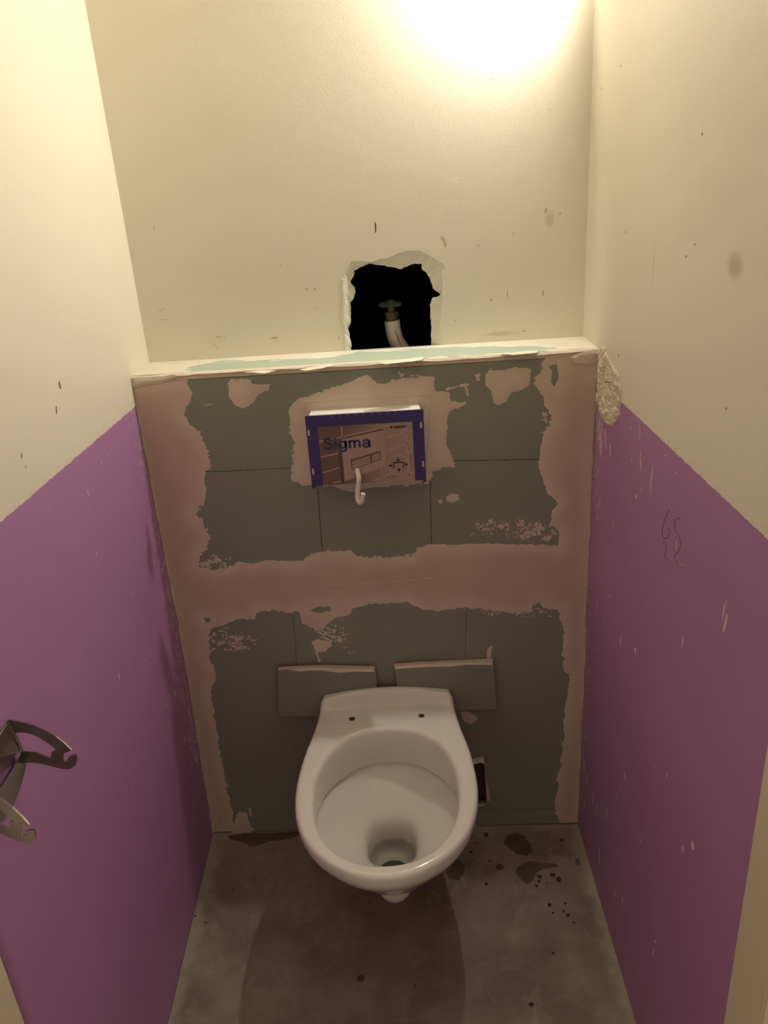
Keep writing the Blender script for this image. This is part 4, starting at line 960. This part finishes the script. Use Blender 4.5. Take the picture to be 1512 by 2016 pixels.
def arm(y, th=0.0022):
    bm = bmesh.new()
    loops = [[Vector((a, b, 0)) for a, b in arm_o], [Vector((a, b, 0)) for a, b in arm_h]]
    flat = loops[0]+loops[1]; n0 = len(arm_o)
    ya = lambda x: y-0.78*(x-0.005)
    f = [bm.verts.new((p.x, ya(p.x)-th/2, p.y)) for p in flat]; g = [bm.verts.new((p.x, ya(p.x)+th/2, p.y)) for p in flat]
    for t in tessellate_polygon(loops):
        bm.faces.new([f[i] for i in t]); bm.faces.new([g[i] for i in reversed(t)])
    for s, n in ((0, n0), (n0, len(arm_h))):
        for i in range(n):
            a, b = s+i, s+(i+1) % n; bm.faces.new((f[a], f[b], g[b], g[a]))
    return finish(bm, 'arm')
for y in (-0.683, -0.795):
    o = link('arm', arm(y), M_steel); adopt(holder, o)
jt = [(0.006,0.8857),(0.0126,0.8693),(0.0109,0.8378),(0.001,0.8137)]
xw = max(p[0] for p in jt)
# web joining the arms: bowed sheet with a crescent opening
bm = bmesh.new(); zt, zm, zb = jt[0][1], jt[2][1], jt[3][1]
ny = 20; rows = []
for k in range(ny+1):
    t = k/ny; y = -0.795+0.112*t; sag = 4*t*(1-t)
    zs = [zt, (zt+zm)/2+0.004*sag, zm+0.012*sag]
    xs = [jt[0][0], (jt[0][0]+xw)/2+0.001, xw]
    rows.append([bm.verts.new((x, y, z)) for x, z in zip(xs, zs)] + [bm.verts.new((x-0.002, y, z)) for x, z in list(zip(xs, zs))[::-1]])
for a, b in zip(rows, rows[1:]):
    for k in range(6): bm.faces.new((a[k], a[(k+1) % 6], b[(k+1) % 6], b[k]))
bm.faces.new(rows[0]); bm.faces.new(rows[-1][::-1])
o = link('web', finish(bm, 'web'), M_steel); adopt(holder, o)
bm = bmesh.new(); rows = []
for k in range(ny+1):
    t = k/ny; y = -0.795+0.112*t; sag = 4*t*(1-t)
    a, b = zm-0.004*sag+0.0, zb-0.022*sag
    rows.append([bm.verts.new(q) for q in ((xw+0.0004, y, a), (xw-0.002, y, a), (xw-0.004, y, b), (xw-0.0018, y, b))])
for a, b in zip(rows, rows[1:]):
    for k in range(4): bm.faces.new((a[k], a[(k+1) % 4], b[(k+1) % 4], b[k]))
bm.faces.new(rows[0]); bm.faces.new(rows[-1][::-1])
o = link('lower_rail', finish(bm, 'lower_rail'), M_steel); adopt(holder, o)
box('wall_plate', (0.0025, -0.79, zt-0.03), (jt[0][0]+0.001, -0.69, zt-0.002), M_steel)
o = bpy.data.objects['wall_plate']; adopt(holder, o)

# ------------------------------------------------------------------ crumbs on the floor
M_crumb = plain('dark grit', (0.045, 0.03, 0.022), 0.9, bump=0.001)
cr = [(0.6739,-0.0316),(0.6474,-0.0558),(0.6315,-0.0838),(0.8522,-0.0576),(0.8123,-0.1587),(0.8221,-0.1723),(0.7815,-0.1617),(0.77,-0.1871),(0.7775,-0.1745),(0.673,-0.1115),(0.6578,-0.1754),(0.7398,0.0107),(0.7683,-0.0425),(0.7942,-0.1796)] + [(0.0723,-0.1648),(0.0007,-0.2327),(0.0287,-0.2504),(0.7893,-0.2377),(0.7924,-0.2584),(0.8252,-0.2351),(0.8243,-0.2663),(0.8323,-0.2843),(0.8175,-0.2554),(0.7755,-0.3544),(0.6572,-0.1774),(0.4893,-0.4152),(0.7133,-0.4622),(0.3899,-0.2141)]
CL = [('tiny dark crumb of grit on the floor by the left purple wall', 'dark crumbs by the left wall'), ('tiny dark crumb of grit on the floor below the toilet bowl', 'dark crumbs below the toilet'), ('tiny dark crumb of grit on the floor between toilet and right wall', 'dark crumbs by the right wall')]
for i, c in enumerate(cr):
    bm = bmesh.new(); bmesh.ops.create_icosphere(bm, subdivisions=1, radius=1)
    s = [0.006, .003, .0045, .005, .006, .007, .005, .004, .004, .0025, .004, .004, .0025, .0025, .003, .003, .003, .0045, .003, .003, .0045, .003, .003, .003, .003, .0025, .0045, .003][i]
    for v in bm.verts:
        k = 1+rnd.uniform(-.3, .3); v.co = Vector((c[0]+v.co.x*s*k, c[1]+v.co.y*s*.8*k, max(0.0, s*.42+v.co.z*s*.45*k)-0.0012))
    link('crumb', finish(bm, 'crumb'), M_crumb, label=CL[0 if c[0] < 0.25 else (2 if c[0] > 0.62 else 1)][0], cat='debris', group=CL[0 if c[0] < 0.25 else (2 if c[0] > 0.62 else 1)][1])

# ------------------------------------------------------------------ lamp in the upper right corner
lamp = empty('wall_lamp', (W, BULB_POS[1], BULB_POS[2]), 'bare bulb wall lamp high in the right corner', 'lamp')
bm = bmesh.new(); bmesh.ops.create_uvsphere(bm, u_segments=24, v_segments=16, radius=0.020)
for v in bm.verts:
    z = v.co.z
    if z < 0: v.co.x *= 1+0.35*z/0.020; v.co.y *= 1+0.35*z/0.020; v.co.z *= 1.3
    v.co += Vector(BULB_POS)
em = bpy.data.materials.new('lit bulb'); em.use_nodes = True
pb = em.node_tree.nodes['Principled BSDF']; pb.inputs['Base Color'].default_value = (1, 1, 1, 1)
pb.inputs['Emission Color'].default_value = (*BULB_COLOR, 1); pb.inputs['Emission Strength'].default_value = BULB_POWER
o = link('bulb', finish(bm, 'bulb', True), em); adopt(lamp, o)
bx, by, bz = BULB_POS
bm = tube([(bx+0.004, by, bz-0.024), (bx+0.008, by, bz-0.042), (bx+0.014, by, bz-0.068), (bx+0.016, by, bz-0.078)], [0.010, 0.014, 0.016, 0.010], 20)
o = link('socket', finish(bm, 'socket', True), M_hook); adopt(lamp, o)
bm = tube(spline([(bx+0.016, by, bz-0.074), (bx+0.030, by, bz-0.080), (W-0.002, by, bz-0.070)], 6), 0.007, 12)
o = link('bracket', finish(bm, 'bracket', True), M_hook); adopt(lamp, o)
bm = tube([(W-0.012, by, bz-0.060), (W-0.0005, by, bz-0.060)], 0.030, 24)
o = link('wall_rose', finish(bm, 'wall_rose'), M_hook); adopt(lamp, o)

# unseen half-round shield, added to keep direct light off the right wall
bm = bmesh.new(); na = 20; ri, ro = 0.0320, 0.0332; rows = []
for k in range(na+1):
    a = math.radians(-95+140*k/na); c_, s_ = math.cos(a), math.sin(a)
    rows.append([bm.verts.new((bx+r*c_, by+r*s_, z)) for r, z in ((ri, bz-0.115), (ri, bz+0.05), (ro, bz+0.05), (ro, bz-0.115))])
for a, b in zip(rows, rows[1:]):
    for k in range(4): bm.faces.new((a[k], a[(k+1) % 4], b[(k+1) % 4], b[k]))
bm.faces.new(rows[0]); bm.faces.new(rows[-1][::-1])
o = link('added_light_shield', finish(bm, 'added_light_shield'), plain('grey metal', (0.25, 0.23, 0.20), 0.5)); adopt(lamp, o)
